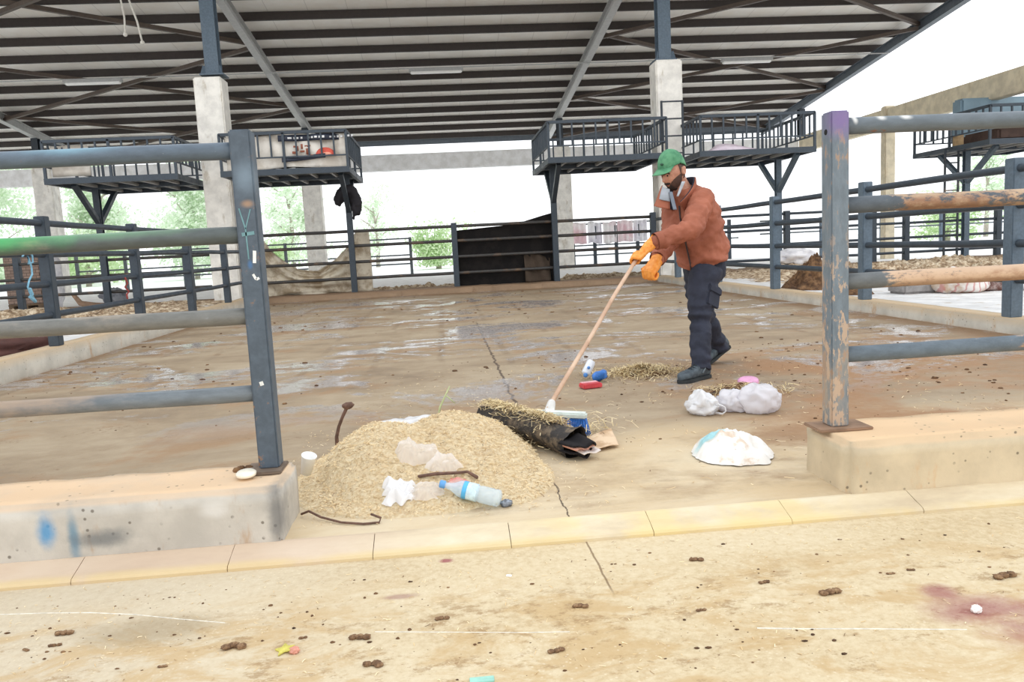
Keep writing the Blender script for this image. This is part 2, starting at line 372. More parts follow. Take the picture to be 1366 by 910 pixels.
# long side kerbs and the muddy far kerb
def rough_box(a, b, m, name, label, cut=.25, amp=.006, kind='structure', cat='kerb', r=.015, seed=0):
    x0, y0, z0 = a; x1, y1, z1 = b
    bm = bmesh.new(); bmesh.ops.create_cube(bm, size=1)
    for v in bm.verts: v.co = V((x0 if v.co.x < 0 else x1, y0 if v.co.y < 0 else y1, z0 if v.co.z < 0 else z1))
    bmesh.ops.bevel(bm, geom=list(bm.edges), offset=r, segments=2, affect='EDGES')
    def cutax(ax, lo, hi):
        n = max(1, int((hi-lo)/cut))
        for k in range(1, n):
            p = V((0,0,0)); p[ax] = lo+(hi-lo)*k/n; q = V((0,0,0)); q[ax] = 1
            bmesh.ops.bisect_plane(bm, geom=list(bm.verts)+list(bm.edges)+list(bm.faces), plane_co=p, plane_no=q)
    cutax(0, x0, x1); cutax(1, y0, y1); cutax(2, z0, z1)
    bm.normal_update()
    for v in bm.verts: v.co += v.normal*(amp*fbm(v.co, 4.5, seed) + amp*.5*nz(v.co, 17, seed))
    me = bpy.data.meshes.new(name); bm.to_mesh(me); bm.free()
    return tag(link(name, me, m, None, name != 'concrete_column', 0, True), label, cat, kind=kind)
rough_box((-4.25, 3.2, -.2), (-3.96, 18.2, .2), MAT['kerbside'], 'trim_2', 'long grey concrete kerb under the fence beside the brick stack', .4)
rough_box((4.95, 3.2, -.2), (5.27, 18.2, .13), MAT['kerbside'], 'trim_3', 'long grey concrete kerb under the fence beside the dung heap', .4)
rough_box((-4.6, 17.8, -.2), (5.2, 18.95, .11), MAT['farkerb'], 'trim_4', 'mud covered kerb under the far fence', .3, .02)
rough_box((-24, 17.9, -.2), (-5.25, 18.95, .12), MAT['farkerb'], 'trim_5', 'mud covered kerb behind the brick-side pen', .5, .02)
rough_box((5.85, 17.9, -.2), (24, 18.95, .14), MAT['farkerb'], 'trim_6', 'mud covered kerb behind the dung heap pen', .5, .02)
rough_box((-4.1, 2.74, -.1), (-.622, 3.07, .2), MAT['plinthL'], 'concrete_plinth', 'grey concrete plinth with blue paint smears carrying the pipe fence', .06, .006, 'thing', 'plinth', .012, 3)
rough_box((1.475, 2.745, -.1), (5.2, 3.1, .2), MAT['plinthR'], 'concrete_plinth', 'tan pitted concrete plinth under the rusty pipe fence', .06, .006, 'thing', 'plinth', .018, 5)

# ------------------------------------------------------------------ shed: columns, roof, lights
def zr(Y): return 5.68 + (30-Y)*.116          # underside of the rafters
MAT['dark'] = steel('dark_steel', S(58,68,78), wear=.05)
MAT['darker'] = steel('blackish_steel', S(44,52,60), wear=.05, dust=.05)
MAT['blue'] = steel('blue_grey_steel', S(92,108,122), wear=.05)
MAT['rafter'] = plain('rafter_grey', S(176,176,174), .45, .08)
MAT['gable'] = plain('gable_grey', S(96,104,112), .5, .1)
MAT['purlin'] = plain('purlin_brown', S(52,44,40), .6, .12)
MAT['brace'] = plain('brace_brown', S(84,72,63), .6, .12)
def m_sheet():
    t = NT('roof_sheet'); x, y, z = t.xyz()
    n = t.noise(2, 4); c = t.mix(t.rng(n, .3, .7), S(246,240,230), S(252,249,242))
    w = t.new('ShaderNodeMath'); w.operation = 'PINGPONG'; t.l.new(x, w.inputs[0]); w.inputs[1].default_value = .5
    c = t.mix(t.rng(w.outputs[0], .012, .004, 0, .35), c, S(150,140,128))
    return t.fin(c, .34, n, .05, spec=.8)
MAT['sheet'] = m_sheet()
YB, YFr, XL_, XR_ = 33.9, 15.0, -30., 14.75
def tilt(mbx): return mbx
ms = MB(); off = .28+.21
a = V((XL_, YFr, zr(YFr)+off)); b_ = V((XL_, YB, zr(YB)+off))
ms.add([(XL_,YFr,zr(YFr)+off),(XR_,YFr,zr(YFr)+off),(XR_,YB,zr(YB)+off),(XL_,YB,zr(YB)+off),(XL_,YFr,zr(YFr)+off+.05),(XR_,YFr,zr(YFr)+off+.05),(XR_,YB,zr(YB)+off+.05),(XL_,YB,zr(YB)+off+.05)],
       [(0,3,2,1),(4,5,6,7),(0,1,5,4),(1,2,6,5),(2,3,7,6),(3,0,4,7)])
tag(ms.build('ceiling', MAT['sheet']), 'cream metal roof sheeting over the pens', 'roof', kind='structure')
ORD = ['first','second','third','fourth','fifth','sixth','seventh','eighth','ninth','tenth','eleventh','twelfth','thirteenth','fourteenth','fifteenth','sixteenth','seventeenth','eighteenth','nineteenth','twentieth','twenty-first','twenty-second']
Y = 33.3; i = 0
upv = V((0, .116, 1)).normalized()
while Y > YFr+.2:
    z = zr(Y)+.28
    mb = MB(); p = V((XL_, Y, z+.1)); q = V((XR_, Y, z+.1))
    mb.bar(p, q, .02, .2); mb.bar(p+V((0,.035,-.095)), q+V((0,.035,-.095)), .07, .015); mb.bar(p+V((0,.035,.095)), q+V((0,.035,.095)), .07, .015)
    tag(mb.build('roof_purlin', MAT['purlin']), f'long dark brown steel purlin under the roof sheets, {ORD[i]} up from the low eave', 'purlin', 'roof purlins', 'structure')
    Y -= 1.22; i += 1
tag(MB().box((XL_, YB-.05, zr(YB)+.2), (XR_, YB+.02, zr(YB)+.62)).build('trim_7', MAT['gable']), 'grey metal eave strip along the low edge of the roof', 'eave', kind='structure')
for x, lab, m in ((-14.2, 'pale grey steel rafter ending above the caged platform nearest the brick stack', 'rafter'), (-4.72, 'pale grey steel rafter ending above the printed sacks', 'rafter'),
               (4.72, 'pale grey steel rafter passing the column behind the man', 'rafter'), (14.2, 'dark grey gable rafter along the open end of the roof', 'gable')):
    mb = MB(); h = .28
    mb.ibeam((x, YFr, zr(YFr)+h/2), (x, YB-.1, zr(YB-.1)+h/2), .2, h, (0,.116,1), .02)
    tag(mb.build('roof_rafter', MAT[m]), lab, 'rafter', 'roof rafters', 'structure')
    s = MB(); s.ibeam((x, 30, 4.62), (x, 30, 5.67), .22, .25, (0,1,0), .02)
    tag(s.build('roof_stub', MAT['darker']), lab.replace('rafter', 'rafter stub post',1).replace('pale grey','dark').replace('dark grey','dark'), 'stub post', 'roof stub posts', 'structure')
for bay, (xa, xb) in {'over the brick stack side': (-14.15, -4.77), 'behind the man': (4.77, 14.15)}.items():
    for k, (ya, yb) in enumerate(((15.2,16.8),(16.8, 22.4), (22.4, 28.0), (28.0, 33.3))):
        e = empty('roof_brace', ((xa+xb)/2, (ya+yb)/2, zr((ya+yb)/2)), f'crossed brown roof bracing {bay}, {["fourth","third","second","first"][k]} panel from the eave', 'brace', 'crossed roof braces')
        MB().bar((xa, ya, zr(ya)+.2), (xb, yb, zr(yb)+.2), .1, .1).build('bar', MAT['brace'], e)
        MB().bar((xb, ya, zr(ya)+.09), (xa, yb, zr(yb)+.09), .1, .1).build('bar', MAT['brace'], e)

# concrete columns with steel posts on top
def column(x0, x1, y0, y1, z1, label, m='conc'):
    mb = MB()
    return rough_box((x0, y0, -.3), (x1, y1, z1), MAT[m], 'concrete_column', label, .5, .006, 'structure', 'column', .03, x0)
column(-5.23, -4.62, 18.35, 18.93, 5.05, 'tall stained concrete column beside the printed sacks')
column(5.2, 5.83, 18.35, 18.93, 5.1, 'tall concrete column directly behind the man')
for x, lab in ((-4.83, 'blue grey steel post standing on the column beside the printed sacks'), (5.47, 'blue grey steel post standing on the column behind the man')):
    mb = MB(); mb.ibeam((x, 18.64, 5.1), (x, 18.64, zr(18.64)+.5), .3, .3, (0,1,0), .025)
    mb.box((x-.26, 18.4, 5.1), (x+.26, 18.88, 5.13))
    for sx in (-.2, .2): mb.bar((x+sx, 18.45, 5.12), (x+sx*.78, 18.5, 5.3), .012, .1)
    tag(mb.build('steel_post', MAT['blue']), lab, 'post', kind='structure')
for x, lab in ((-14.02, 'distant concrete column near the brick stack'), (-4.63, 'distant concrete column seen between the platforms and the burlap'), (4.72, 'distant concrete column behind the black board')):
    column(x-.33, x+.33, 29.7, 30.3, 4.6, lab)
column(13.93, 14.28, 23.72, 23.98, 4.7, 'distant tan concrete column under the sloping side beam', 'sidebeam')
tag(MB().box((-30, 29.78, 4.0), (14.0, 30.22, 4.58)).build('concrete_beam', MAT['beamconc'], bevel=.02), 'long pale concrete beam across the back of the shed', 'beam', kind='structure')
tag(MB().box((13.98, 6, 4.02), (14.25, 23.70, 4.62)).build('concrete_beam', MAT['sidebeam'], bevel=.02), 'tan streaked concrete beam rising beyond the rusty fence', 'beam', kind='structure')
tag(MB().box((13.98, 24.0, 4.02), (14.25, 29.75, 4.62)).build('concrete_beam', MAT['sidebeam'], bevel=.02), 'short concrete beam from the tan column back to the long beam', 'beam', kind='structure')

# fluorescent battens on a thin conduit
YC = 24.0; zc = zr(YC)-.04
tag(MB().tube([(-30, YC, zc), (14.2, YC, zc)], .018, 6).build('conduit', MAT['rafter']), 'thin grey cable conduit running below the rafters', 'conduit')
mt = plain('batten_white', S(250,250,246), .4, .03)
for x, lab in ((-9.6, 'white fluorescent batten nearest the hanging ropes'), (.17, 'white fluorescent batten above the middle of the pen'), (9.65, 'white fluorescent batten behind the column and the man')):
    e = empty('batten_light', (x, YC, zc-.1), lab, 'lamp', 'fluorescent battens')
    MB().box((x-.8, YC-.09, zc-.1), (x+.8, YC+.09, zc-.02)).build('housing', MAT['rafter'], e, bevel=.01)
    MB().box((x-.76, YC-.075, zc-.16), (x+.76, YC+.075, zc-.1)).build('diffuser', mt, e, bevel=.02)
# two pale ropes hanging from a purlin
mr = plain('rope_white', S(226,222,212), .8, .1, 40)
for (x0, y0), (x1, y1), lab in (((161, 0), (167, 46), 'shorter pale rope hanging from the roof, the one nearer the corner'), ((172, 0), (190, 57), 'longer pale rope hanging from the roof, nearer the column')):
    a = at(x0, y0, 19.1); b = at(x1, y1, 19.1); tp = V((a.x-.05, 19.1, zr(19.1)+.3))
    mb = MB(); mb.tube([tp, a, (a+b)/2+V((.03,0,0)), b], .022, 8); mb.ball(b, .05, 10, 6)
    rooted(mb, 'hanging_rope', mr, tp, True, label=lab, cat='rope', group='hanging roof ropes')

# ------------------------------------------------------------------ caged platforms
def make_platform(X0, label, postx):
    x0, x1, y0, y1, z = X0, X0+2.65, 17.0, 19.9, 2.72
    e = empty('raised_platform', ((x0+x1)/2, 18.45, 0), label, 'platform', 'caged platforms on posts')
    D, DD, Rb = MAT['dark'], MAT['darker'], MAT['rafter']
    f = MB()
    for y in (y0+.04, y1-.04, 18.45): f.box((x0, y-.04, z), (x1, y+.04, z+.12))
    for x in (x0+.045, x1-.045): f.box((x-.04, y0+.006, z+.003), (x+.04, y1-.006, z+.117))
    f.build('floor_frame', D, e)
    MB().box((x0+.05, y0+.06, z+.09), (x1-.05, y1-.06, z+.115)).build('deck', DD, e)
    for k in range(1, 6):
        x = x0 + 2.65*k/6
        MB().box((x-.025, y0+.08, z+.03), (x+.025, y1-.08, z+.088)).build('light_gap_strip', Rb, e)  # pale strips stand in for light through gaps between deck plates
    def rail(p, q, nb, nm='guard_rail'):
        p = V(p); q = V(q); d = q-p; m = MB(); zt = z+.86 if abs(d.x) > abs(d.y) else z+.857
        m.bar(p+V((0,0,zt)), q+V((0,0,zt)), .05, .06); m.bar(p+V((0,0,z+.36)), q+V((0,0,z+.36)), .025, .03)
        for t in ((0, .5, 1) if abs(d.x) > abs(d.y) else (.5,)): m.bar(p+d*t+V((0,0,z+.1)), p+d*t+V((0,0,zt)), .05, .05)
        o = m.build(nm, D, e)
        for k in range(1, nb):
            if k*2 == nb: continue
            c = p+d*(k/nb); MB().bar(c+V((0,0,z+.36)), c+V((0,0,zt)), .034, .034).build('baluster', D, o)
    rail((x0+.03, y0+.03, 0), (x1-.03, y0+.03, 0), 10); rail((x0+.03, y1-.03, 0), (x1-.03, y1-.03, 0), 10)
    rail((x0+.03, y0+.03, 0), (x0+.03, y1-.03, 0), 12); rail((x1-.03, y0+.03, 0), (x1-.03, y1-.03, 0), 12)
    px = postx
    MB().ibeam((px, 18.45, .1), (px, 18.45, z), .13, .13, (0,1,0), .02).build('post', MAT['blue'] if X0 > 5 else D, e)
    for s in (-1, 1): MB().bar((px, 18.45, 1.95), (px, 18.45+s*1.05, z+.02), .1, .1).build('brace', MAT['blue'] if X0 > 5 else D, e)
    return e
plat = make_platform(-4.47, 'caged steel platform holding the printed sacks', -2.06)
make_platform(-7.98, 'caged steel platform between the brick stack and the first column', -7.58)
make_platform(2.4, 'caged steel platform above the black board', 2.69)
make_platform(5.75, 'caged steel platform behind the man holding a pale pink sheet', 8.15)
make_platform(12.45, 'caged steel platform with the blue slab at the open end', 12.93)
# ladder on the column behind the man, and at the open-end platform
def ladder(x0, x1, y, z0, z1, step, label):
    e = empty('steel_ladder', ((x0+x1)/2, y, z0), label, 'ladder', 'steel ladders')
    for x in (x0, x1): MB().bar((x, y, z0), (x, y, z1), .04, .04).build('stile', MAT['darker'], e)
    z = z1-.02
    while z > z0: MB().bar((x0, y, z), (x1, y, z), .03, .03).build('rung', MAT['darker'], e); z -= step
    return e
A = at(883, 134, 17.2); B = at(911, 134, 17.2)
ladder(A.x, B.x, 17.25, 2.6, A.z, .37, 'short steel ladder frame in front of the column, above the green cap')
A = at(1262, 300, 18.3); B = at(1277, 300, 18.3)
ladder(A.x-.05, B.x, 18.3, .1, 2.8, .33, 'steel ladder beside the post of the open-end platform')

# ------------------------------------------------------------------ fences
def atx(x, y, X):
    d = _ray(x, y); t = X/d.x; return V((X, d.y*t, CH+d.z*t))
def spray(c1, r1, col, amt):
    def f(t, c):
        for cc, rr, cl, a in zip(c1, r1, col, amt): c = t.mix(t.math('MULTIPLY', t.spot(cc, rr, .9, 9, .45), a), c, cl)
        return c
    return f
MAT['postL'] = steel('left_post_paint', S(80,92,104), rust=.26, wear=.12, rustc=S(168,128,96), extra=spray([(-.69,2.95,1.2),(-.70,2.95,.98),(-.69,2.95,1.3)], [(.022,.1,.014),(.01,.1,.018),(.04,.1,.06)], [S(190,150,112),S(64,120,176),S(150,172,190)], [.6,.6,.4]))
MAT['postR'] = steel('right_post_paint', S(112,124,134), rust=.44, dust=.32, wear=.1, rustc=S(186,158,136), dustc=S(162,152,138), st=(1.4,1.4,.5), extra=lambda t, c: t.mix(t.math('MULTIPLY', t.math('MULTIPLY', t.rng(t.noise(34, 4, .7, st=(1,1,.4)), .53, .58), t.rng(t.xyz()[2], 1.15, .7)), .85), spray([(1.56,2.95,1.42)], [(.07,.1,.07)], [S(128,104,160)], [.85])(t, c), S(192,165,140)))
def railmat(nm, base, **k): return steel(nm, base, st=(.35,1,1), rough=.32, **k)
RM = [railmat('rail_blue', S(88,102,116), rust=.03, wear=.1, extra=spray([(-1.3,2.98,1.43)], [(.16,.1,.03)], [S(130,176,196)], [.6])),
      railmat('rail_green', S(84,92,92), dust=.1, wear=.06, extra=spray([(-1.62,2.96,1.12),(-1.2,2.96,1.13)], [(.3,.1,.05),(.3,.1,.03)], [S(70,170,98),S(126,176,132)], [.95,.6])),
      railmat('rail_dusty', S(116,116,112), dust=.42, rust=.1, dustc=S(188,168,144), wear=.04),
      railmat('rail_muddy', S(110,118,124), dust=.3, rust=.18, dustc=S(170,146,122), rustc=S(140,100,72), wear=.04)]
def rusty_rail(nm, paint, x0, x1, amt, dustc=S(206,178,148), rust=S(164,122,92), dark=S(104,72,54), extra=None):
    """painted pipe whose paint gives way to rust and dust between x0 and x1, paler on top, darker underneath"""
    t = NT(nm); x, y, z = t.xyz(); n1 = t.noise(6, 6, .65, st=(.45,1,1)); n2 = t.noise(30, 5, .75, st=(.5,1,1)); n3 = t.noise(3, 4, .5, st=(.5,1,1))
    c = t.mix(t.rng(n2,.3,.7), tuple(v*.85 for v in paint), tuple(v*1.15 for v in paint))
    m = t.math('ADD', t.math('ADD', t.math('MULTIPLY', n1, .7), t.math('MULTIPLY', n2, .45)), t.math('MULTIPLY', t.rng(x, x0, x1), .3))
    k = t.rng(m, .86-amt*.16, .93-amt*.16)
    r = t.mix(t.rng(t.math('ADD', t.math('MULTIPLY', n3,.5), t.math('MULTIPLY', n2,.5)), .42, .6), rust, dustc)
    r = t.mix(t.rng(n1, .55, .66, 0, .75), r, dark)
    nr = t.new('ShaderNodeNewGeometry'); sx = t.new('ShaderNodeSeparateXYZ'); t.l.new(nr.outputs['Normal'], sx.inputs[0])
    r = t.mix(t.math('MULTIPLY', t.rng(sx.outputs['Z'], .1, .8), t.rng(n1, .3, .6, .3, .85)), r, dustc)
    r = t.mix(t.math('MULTIPLY', t.rng(sx.outputs['Z'], -.1, -.7), .5), r, dark)  # tone follows the normal: pale on upward faces, dark on the underside
    c = t.mix(k, c, r)
    if extra: c = extra(t, c)
    return t.fin(c, .6, n2, .2, .003, 0, .4)
RR = [railmat('rail_grey', S(98,108,116), rust=.15, dust=.06, wear=.12, extra=spray([(1.73,2.95,1.42),(1.83,2.95,1.42),(1.62,2.95,1.42),(2.03,2.95,1.44)], [(.02,.1,.012),(.025,.1,.012),(.01,.1,.02),(.025,.1,.01)], [S(232,232,228)]*4, [.9]*4)),
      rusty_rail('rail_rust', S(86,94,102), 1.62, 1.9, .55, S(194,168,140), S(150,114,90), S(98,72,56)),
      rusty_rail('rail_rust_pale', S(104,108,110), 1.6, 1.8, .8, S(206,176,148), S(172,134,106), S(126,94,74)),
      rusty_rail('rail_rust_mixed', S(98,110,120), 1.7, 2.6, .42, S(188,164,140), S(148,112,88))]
ZR = (1.395, 1.09, .79, .497)
e = empty('pipe_fence', (-.7, 2.99, .2), 'pipe fence with a green sprayed rail on the plinth with blue smears', 'fence')
MB().box((-.737,2.95,.21), (-.66,3.03,1.465)).build('post', MAT['postL'], e, bevel=.006)
MB().box((-.79,2.90,.2), (-.645,3.05,.212)).build('base_plate', plain('rusted_plate', S(120,104,90), .8, .2), e, bevel=.003)
for k, z in enumerate(ZR):
    pts = [V((-.70,2.99,z)) + V((-1,0,0))*s*.12 + V((0, .004*nz((s*.12,k,0),2.), .004*nz((s*.12,k,5),2.))) for s in range(29)]
    tag(MB().tube(pts, .0315, 20).build('rail', RM[k], e, True), ['blue grey top rail','green sprayed rail','dusty grey rail','muddy lowest rail'][k])
MB().box((-4.12,2.95,.21), (-4.04,3.03,1.465)).build('post', MAT['postL'], e, bevel=.006)
pm = [plain('teal_mark', S(108,148,154), .6), plain('white_mark', S(232,234,230), .6)]
def mark(pts, w, m, Y=2.9495):
    mb = MB(); b = [(V(p)) for p in pts]
    for p, q in zip(b, b[1:]): mb.bar(p, q, .0012, w, (0,1,0)) if False else mb.bar(p, q, w, .0016, (0,1,0))
    return mb.build('paint_mark', m, e)
mark([(-.722,2.9495,1.185),(-.705,2.9495,1.11),(-.703,2.9495,1.0)], .005, pm[0]); mark([(-.682,2.9495,1.18),(-.705,2.9495,1.11)], .004, pm[0]); mark([(-.72,2.9495,1.09),(-.675,2.9495,1.095)], .013, pm[0])
mark([(-.68,2.9495,1.03),(-.684,2.9495,.985)], .012, pm[1]); mark([(-.693,2.9495,.945),(-.683,2.9495,.925),(-.672,2.9495,.93)], .009, pm[1])
mark([(-.70,2.9495,.545),(-.696,2.9495,.53)], .014, pm[1])
e = empty('pipe_fence', (1.55, 2.99, .2), 'pipe fence with rusty orange rails and a purple topped post', 'fence')
MB().box((1.515,2.95,.21), (1.59,3.03,1.45)).build('post', MAT['postR'], e, bevel=.006)
MB().box((1.45,2.91,.2), (1.67,3.06,.212)).build('base_plate', plain('rusted_plate_b', S(140,112,90), .8, .2), e, bevel=.003)
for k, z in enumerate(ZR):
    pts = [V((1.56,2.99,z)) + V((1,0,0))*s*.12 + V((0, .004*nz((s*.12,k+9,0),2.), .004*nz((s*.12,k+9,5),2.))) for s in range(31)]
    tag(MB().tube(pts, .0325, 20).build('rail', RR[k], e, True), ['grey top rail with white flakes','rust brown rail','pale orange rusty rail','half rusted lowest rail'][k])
MB().box((5.08,2.95,.13), (5.16,3.03,1.45)).build('post', MAT['postR'], e, bevel=.006)
tag(MB().lathe([(0,0),(.011,0),(.011,.0025),(0,.0025)], 16, (1.5135,2.99,1.375), (1,0,0)).build('bolt_hole', plain('hole_black', S(16,16,18), .9), e), 'black bolt hole')

def fence(label, posts, rails, pz, mp, mr_, pw=.11, r=.032, name='pen_fence', group=None):
    e = empty(name, (posts[0][0], posts[0][1], pz), label, 'fence', group)
    for (x, y, z1) in posts: MB().box((x-pw/2, y-pw/2, pz), (x+pw/2, y+pw/2, z1)).build('post', mp, e, bevel=.006)
    for p, q in rails:
        p = V(p); q = V(q); n = max(2, int((q-p).length/.6))
        pts = [p+(q-p)*i/n + V((.006*nz((i*.6,p.z,1),1.3), .006*nz((i*.6,p.z,2),1.3), .008*nz((i*.6,p.z,3),1.3))) for i in range(n+1)]
        MB().tube(pts, r, 10).build('rail', mr_, e, True)
    return e
def lpost(y, z=1.55): return (-4.1, y, z)
fl = fence('dark pipe fence along the kerb beside the brick stack', [lpost(y) for y in (4.2,6.4,8.58,10.95,13.15,15.3,17.5)], [((-4.1,3.1,z),(-4.1,17.5,z)) for z in (1.48,1.16,.85,.53)], .2, MAT['dark'], MAT['dark'], .11, .034)
fr = fence('dark pipe fence along the kerb beside the dung heap', [(5.1,y,1.54) for y in (4.3,6.62,9.1,11.68,14.2,16.7)], [((5.1,3.1,z),(5.1,18.3,z)) for z in (1.45,1.13,.79,.47)], .13, MAT['blue'], MAT['dark'], .12, .036)
DR = steel('mud_brown_steel', S(66,64,62), dust=.3, rust=.1, dustc=S(120,96,74))
fence('dark pipe fence in front of the burlap and the black board', [(-4.5,18.55,1.5),(.32,18.55,1.6),(5.08,18.55,1.62)], [((-4.55,18.55,z),(5.1,18.55,z)) for z in (1.52,1.18,.81,.43)], .1, MAT['dark'], DR, .13, .036)
fence('dark pipe fence behind the brick-side pen', [(x,18.55,1.5) for x in (-5.75,-9.5,-11.4,-13.4,-16)], [((-16,18.55,z),(-5.3,18.55,z)) for z in (1.5,1.15,.8,.42)], .1, MAT['dark'], DR, .13, .034)
fence('blue grey pipe fence behind the dung heap pen', [(x,18.55,1.5) for x in (8.4,10.6,11.45,13.85,16)], [((5.9,18.55,z),(17,18.55,z)) for z in (1.43,1.06,.7,.34)], .1, MAT['dark'], MAT['dark'], .13, .032)
GR = plain('far_fence_grey', S(96,104,108), .6)
fence('thin distant yard fence seen past the burlap', [(x,31.6,1.55) for x in (-14,-12.2,-10,-8.1,-6.1,-2.85,-1.22)], [((-14,31.6,z),(-1.22,31.6,z)) for z in (1.5,.85,.5)], -.02, GR, GR, .11, .03)
fence('thin distant yard fence holding the hanging hides', [(x,32,1.62) for x in (5.4,6.3,7.2,8.1,9.0,10.4,12)], [((5.2,32,z),(12.4,32,z)) for z in (1.72,.85,.45)], -.02, MAT['dark'], GR, .13, .03)
fence('thin distant yard fence at the open end of the shed', [(x,30,1.5) for x in (15,17.5,20,22.5,25,28)], [((12.5,30,z),(28,30,z)) for z in (1.45,.95,.5)], -.02, MAT['blue'], GR, .12, .03)

# ------------------------------------------------------------------ things on and behind the far fence
def m_cloth(name, col, alt=None, amt=.5, sc=3., bs=.25):
    t = NT(name); n = t.noise(sc, 5, .65); f = t.noise(60, 2)
    c = t.mix(t.rng(n, .42, .62, 0, amt), col, alt or tuple(x*.7 for x in col)); return t.fin(c, .85, t.math('ADD', n, t.math('MULTIPLY', f, .3)), bs, .01, 0, .2)
def drape(u, v):
    x = -4.12 + 2.45*u
    top = 1.47 - .82*sin(pi*min(1, u/.86))**.8 if u < .86 else 1.5
    zb = .1
    z = zb + (top-zb)*v
    top += .035*nz((u*9,0,3),1)+.02*nz((u*23,0,3),1); z = zb + (top-zb)*v
    dip = sin(pi*min(1, u/.86)); fold = .075*sin((v*(1.1+.9*dip)-.5*dip)*15+u*3)*(.3+.7*v)*(u < .9) + .045*sin(u*26+3*v+2*nz((u*3,v*2,0),1)) + .05*sin((u*2-1)*7*(1-v)+v*9)
    return (x, 18.72+.09*abs(1-v)+fold*.8, z)
rooted(MB().grid(drape, 70, 24, .012), 'burlap_sheet', m_cloth('burlap', S(222,212,192), S(160,138,108), .75, 3.2), (-2.9,18.75,.1), True, label='dirty beige burlap sheet draped over the far fence', cat='sheet')
mb = MB(); o = [(.36,.11),(2.68,.11),(2.72,1.74),(2.45,1.68),(1.75,1.5),(.34,1.42)]
mb.add([(x,18.68,z) for x,z in o]+[(x,18.73,z) for x,z in o], [(0,1,2,3,4,5),(11,10,9,8,7,6)]+[(i,i+6,(i+1)%6+6,(i+1)%6) for i in range(6)])
rooted(mb, 'black_board', m_cloth('black_board', S(26,24,24), S(40,36,34), .6, 4.), (1.5,18.7,.1), label='large black board with a slanted top behind the far fence', cat='board')
def sackfn(u, v): return (1.95+.62*u+.25*v*(1-u)*0, 18.64-.05*sin(u*9+v*3)-.06*(1-v), .12+.72*v*(1-.35*abs(u-.3)))
rooted(MB().grid(sackfn, 20, 14, .01), 'brown_cloth', m_cloth('brown_cloth', S(82,70,60)), (2.2,18.64,.12), True, label='dark brown cloth hanging over the corner of the black board', cat='cloth')
# dark jacket on the platform post
mb = MB(); P = lambda x, y: at(x, y, 18.3)
mb.tube([P(468,252),P(459,256),P(452,266),P(451,271)], [.1,.14,.13,.09], 12, True, True)
mb.tube([P(468,252),P(473,262),P(476,274),P(476,282)], [.1,.13,.13,.1], 12, True, True)
mb.tube([P(472,280),P(472,292)], [.04,.035], 10, True, True)
je = empty('hung_jacket', P(465,290), 'dark jacket hung on the platform post above the burlap', 'jacket')
fuse_build(mb, 'cloth_body', m_cloth('jacket_dark', S(52,50,54)), je, .02, 4, lambda c, n: n*.025*fbm(c, 6))
# pale hides
hm = [m_cloth('hide_pink', S(252,244,245), S(232,186,196), .7, 1.4), m_cloth('hide_grey', S(248,247,250), S(214,208,222), .7, 1.4), m_cloth('hide_white', S(252,250,250), S(236,212,218), .6, 1.2)]
hx = [5.35,5.98,6.62,7.22,7.9,8.5]
hl = ['pale hide nearest the distant column','second pale hide along from the distant column','third pale hide, greyish, along the hide fence','fourth pale hide, pinkish, along the hide fence','last pale hide on the hide fence, nearest the man']
for k in range(5):
    a, b = hx[k]+.03, hx[k+1]-.02
    def hf(u, v, a=a, b=b, k=k):
        x = a+(b-a)*u; return (x, 31.93-.05*sin(u*17+k)-.05*(1-v), .92+.08*nz((x*3,k,0),1)+(.86-.0*u)*v)
    rooted(MB().grid(hf, 16, 8, .012), 'hanging_hide', hm[k % 3], ((a+b)/2,31.93,.92), True, label=hl[k]+' hung over the thin rail', cat='hide', group='hides hung on the distant fence')
# printed sacks in the first platform
t = NT('sack_print'); n = t.noise(2.2, 5, .6); c = t.mix(t.rng(n, .4, .65, 0, .7), S(226,220,210), S(176,164,148)); ms_ = t.fin(c, .7, n, .3, .02)
be = empty('printed_sack_sheet', (-2.9,17.1,2.9), 'dirty white printed sack sheet with red marks inside the first caged platform', 'sack')
def bn(u, v): return (-4.35+2.5*u, 17.1+.03*sin(u*21+v*4)+.02*sin(v*9), 2.86+.68*v-.02*sin(u*9))
MB().grid(bn, 60, 12, .01).build('sheet', ms_, be, True)
navy = plain('print_navy', S(40,46,62), .6); redm = plain('print_red', S(204,84,66), .6); wh = plain('print_white', S(226,226,226), .6); dkr = plain('print_rust', S(150,84,60), .6)
def strip(x0, x1, z0, z1, m, nm, s=0, yo=-.035): 
    def f(u, v): return (x0+(x1-x0)*u, 17.1+.03*sin((x0+(x1-x0)*u+4.35)/2.5*21+1)+yo-.012, z0+(z1-z0)*v+s*u)
    tag(MB().grid(f, 14, 2, .004).build(nm, m, be, True))
strip(-3.25,-2.0,3.4,3.53,navy,'print_band'); strip(-3.2,-2.3,2.97,3.06,navy,'print_band',.07)
xx = -3.05
for w in (.1,.12,.05,0,.06,.05,.07,.05,.06,0,.05,.06,.05,.06,.05,.06,.05):
    if w: strip(xx, xx+w*.8, 3.44+.01*random.random(), 3.48+.015*random.random(), wh, 'print_letter', 0, -.045)
    xx += w+.02 if w else .07
for (x0,z0,dx,dz) in ((-2.98,3.14,.1,.05),(-2.9,3.2,.05,.1),(-2.82,3.17,.09,.04),(-2.8,3.24,.04,.1),(-2.7,3.12,.05,.16),(-2.72,3.28,.12,.03),(-2.95,3.27,.06,.04),(-2.68,3.08,.12,.03)): strip(x0, x0+dx, z0, z0+dz, dkr, 'print_letter', 0, -.04)
def disc(u, v): 
    an = pi*u; r = v; return (-2.3+.2*r*cos(an), 17.045, 3.09+.16*r*sin(an))
MB().grid(disc, 18, 4, .004).build('print_logo', redm, be, True)
def disc2(u, v): return (-2.27+.1*v*cos(pi*u), 17.04, 3.1+.05*v*sin(pi*u))
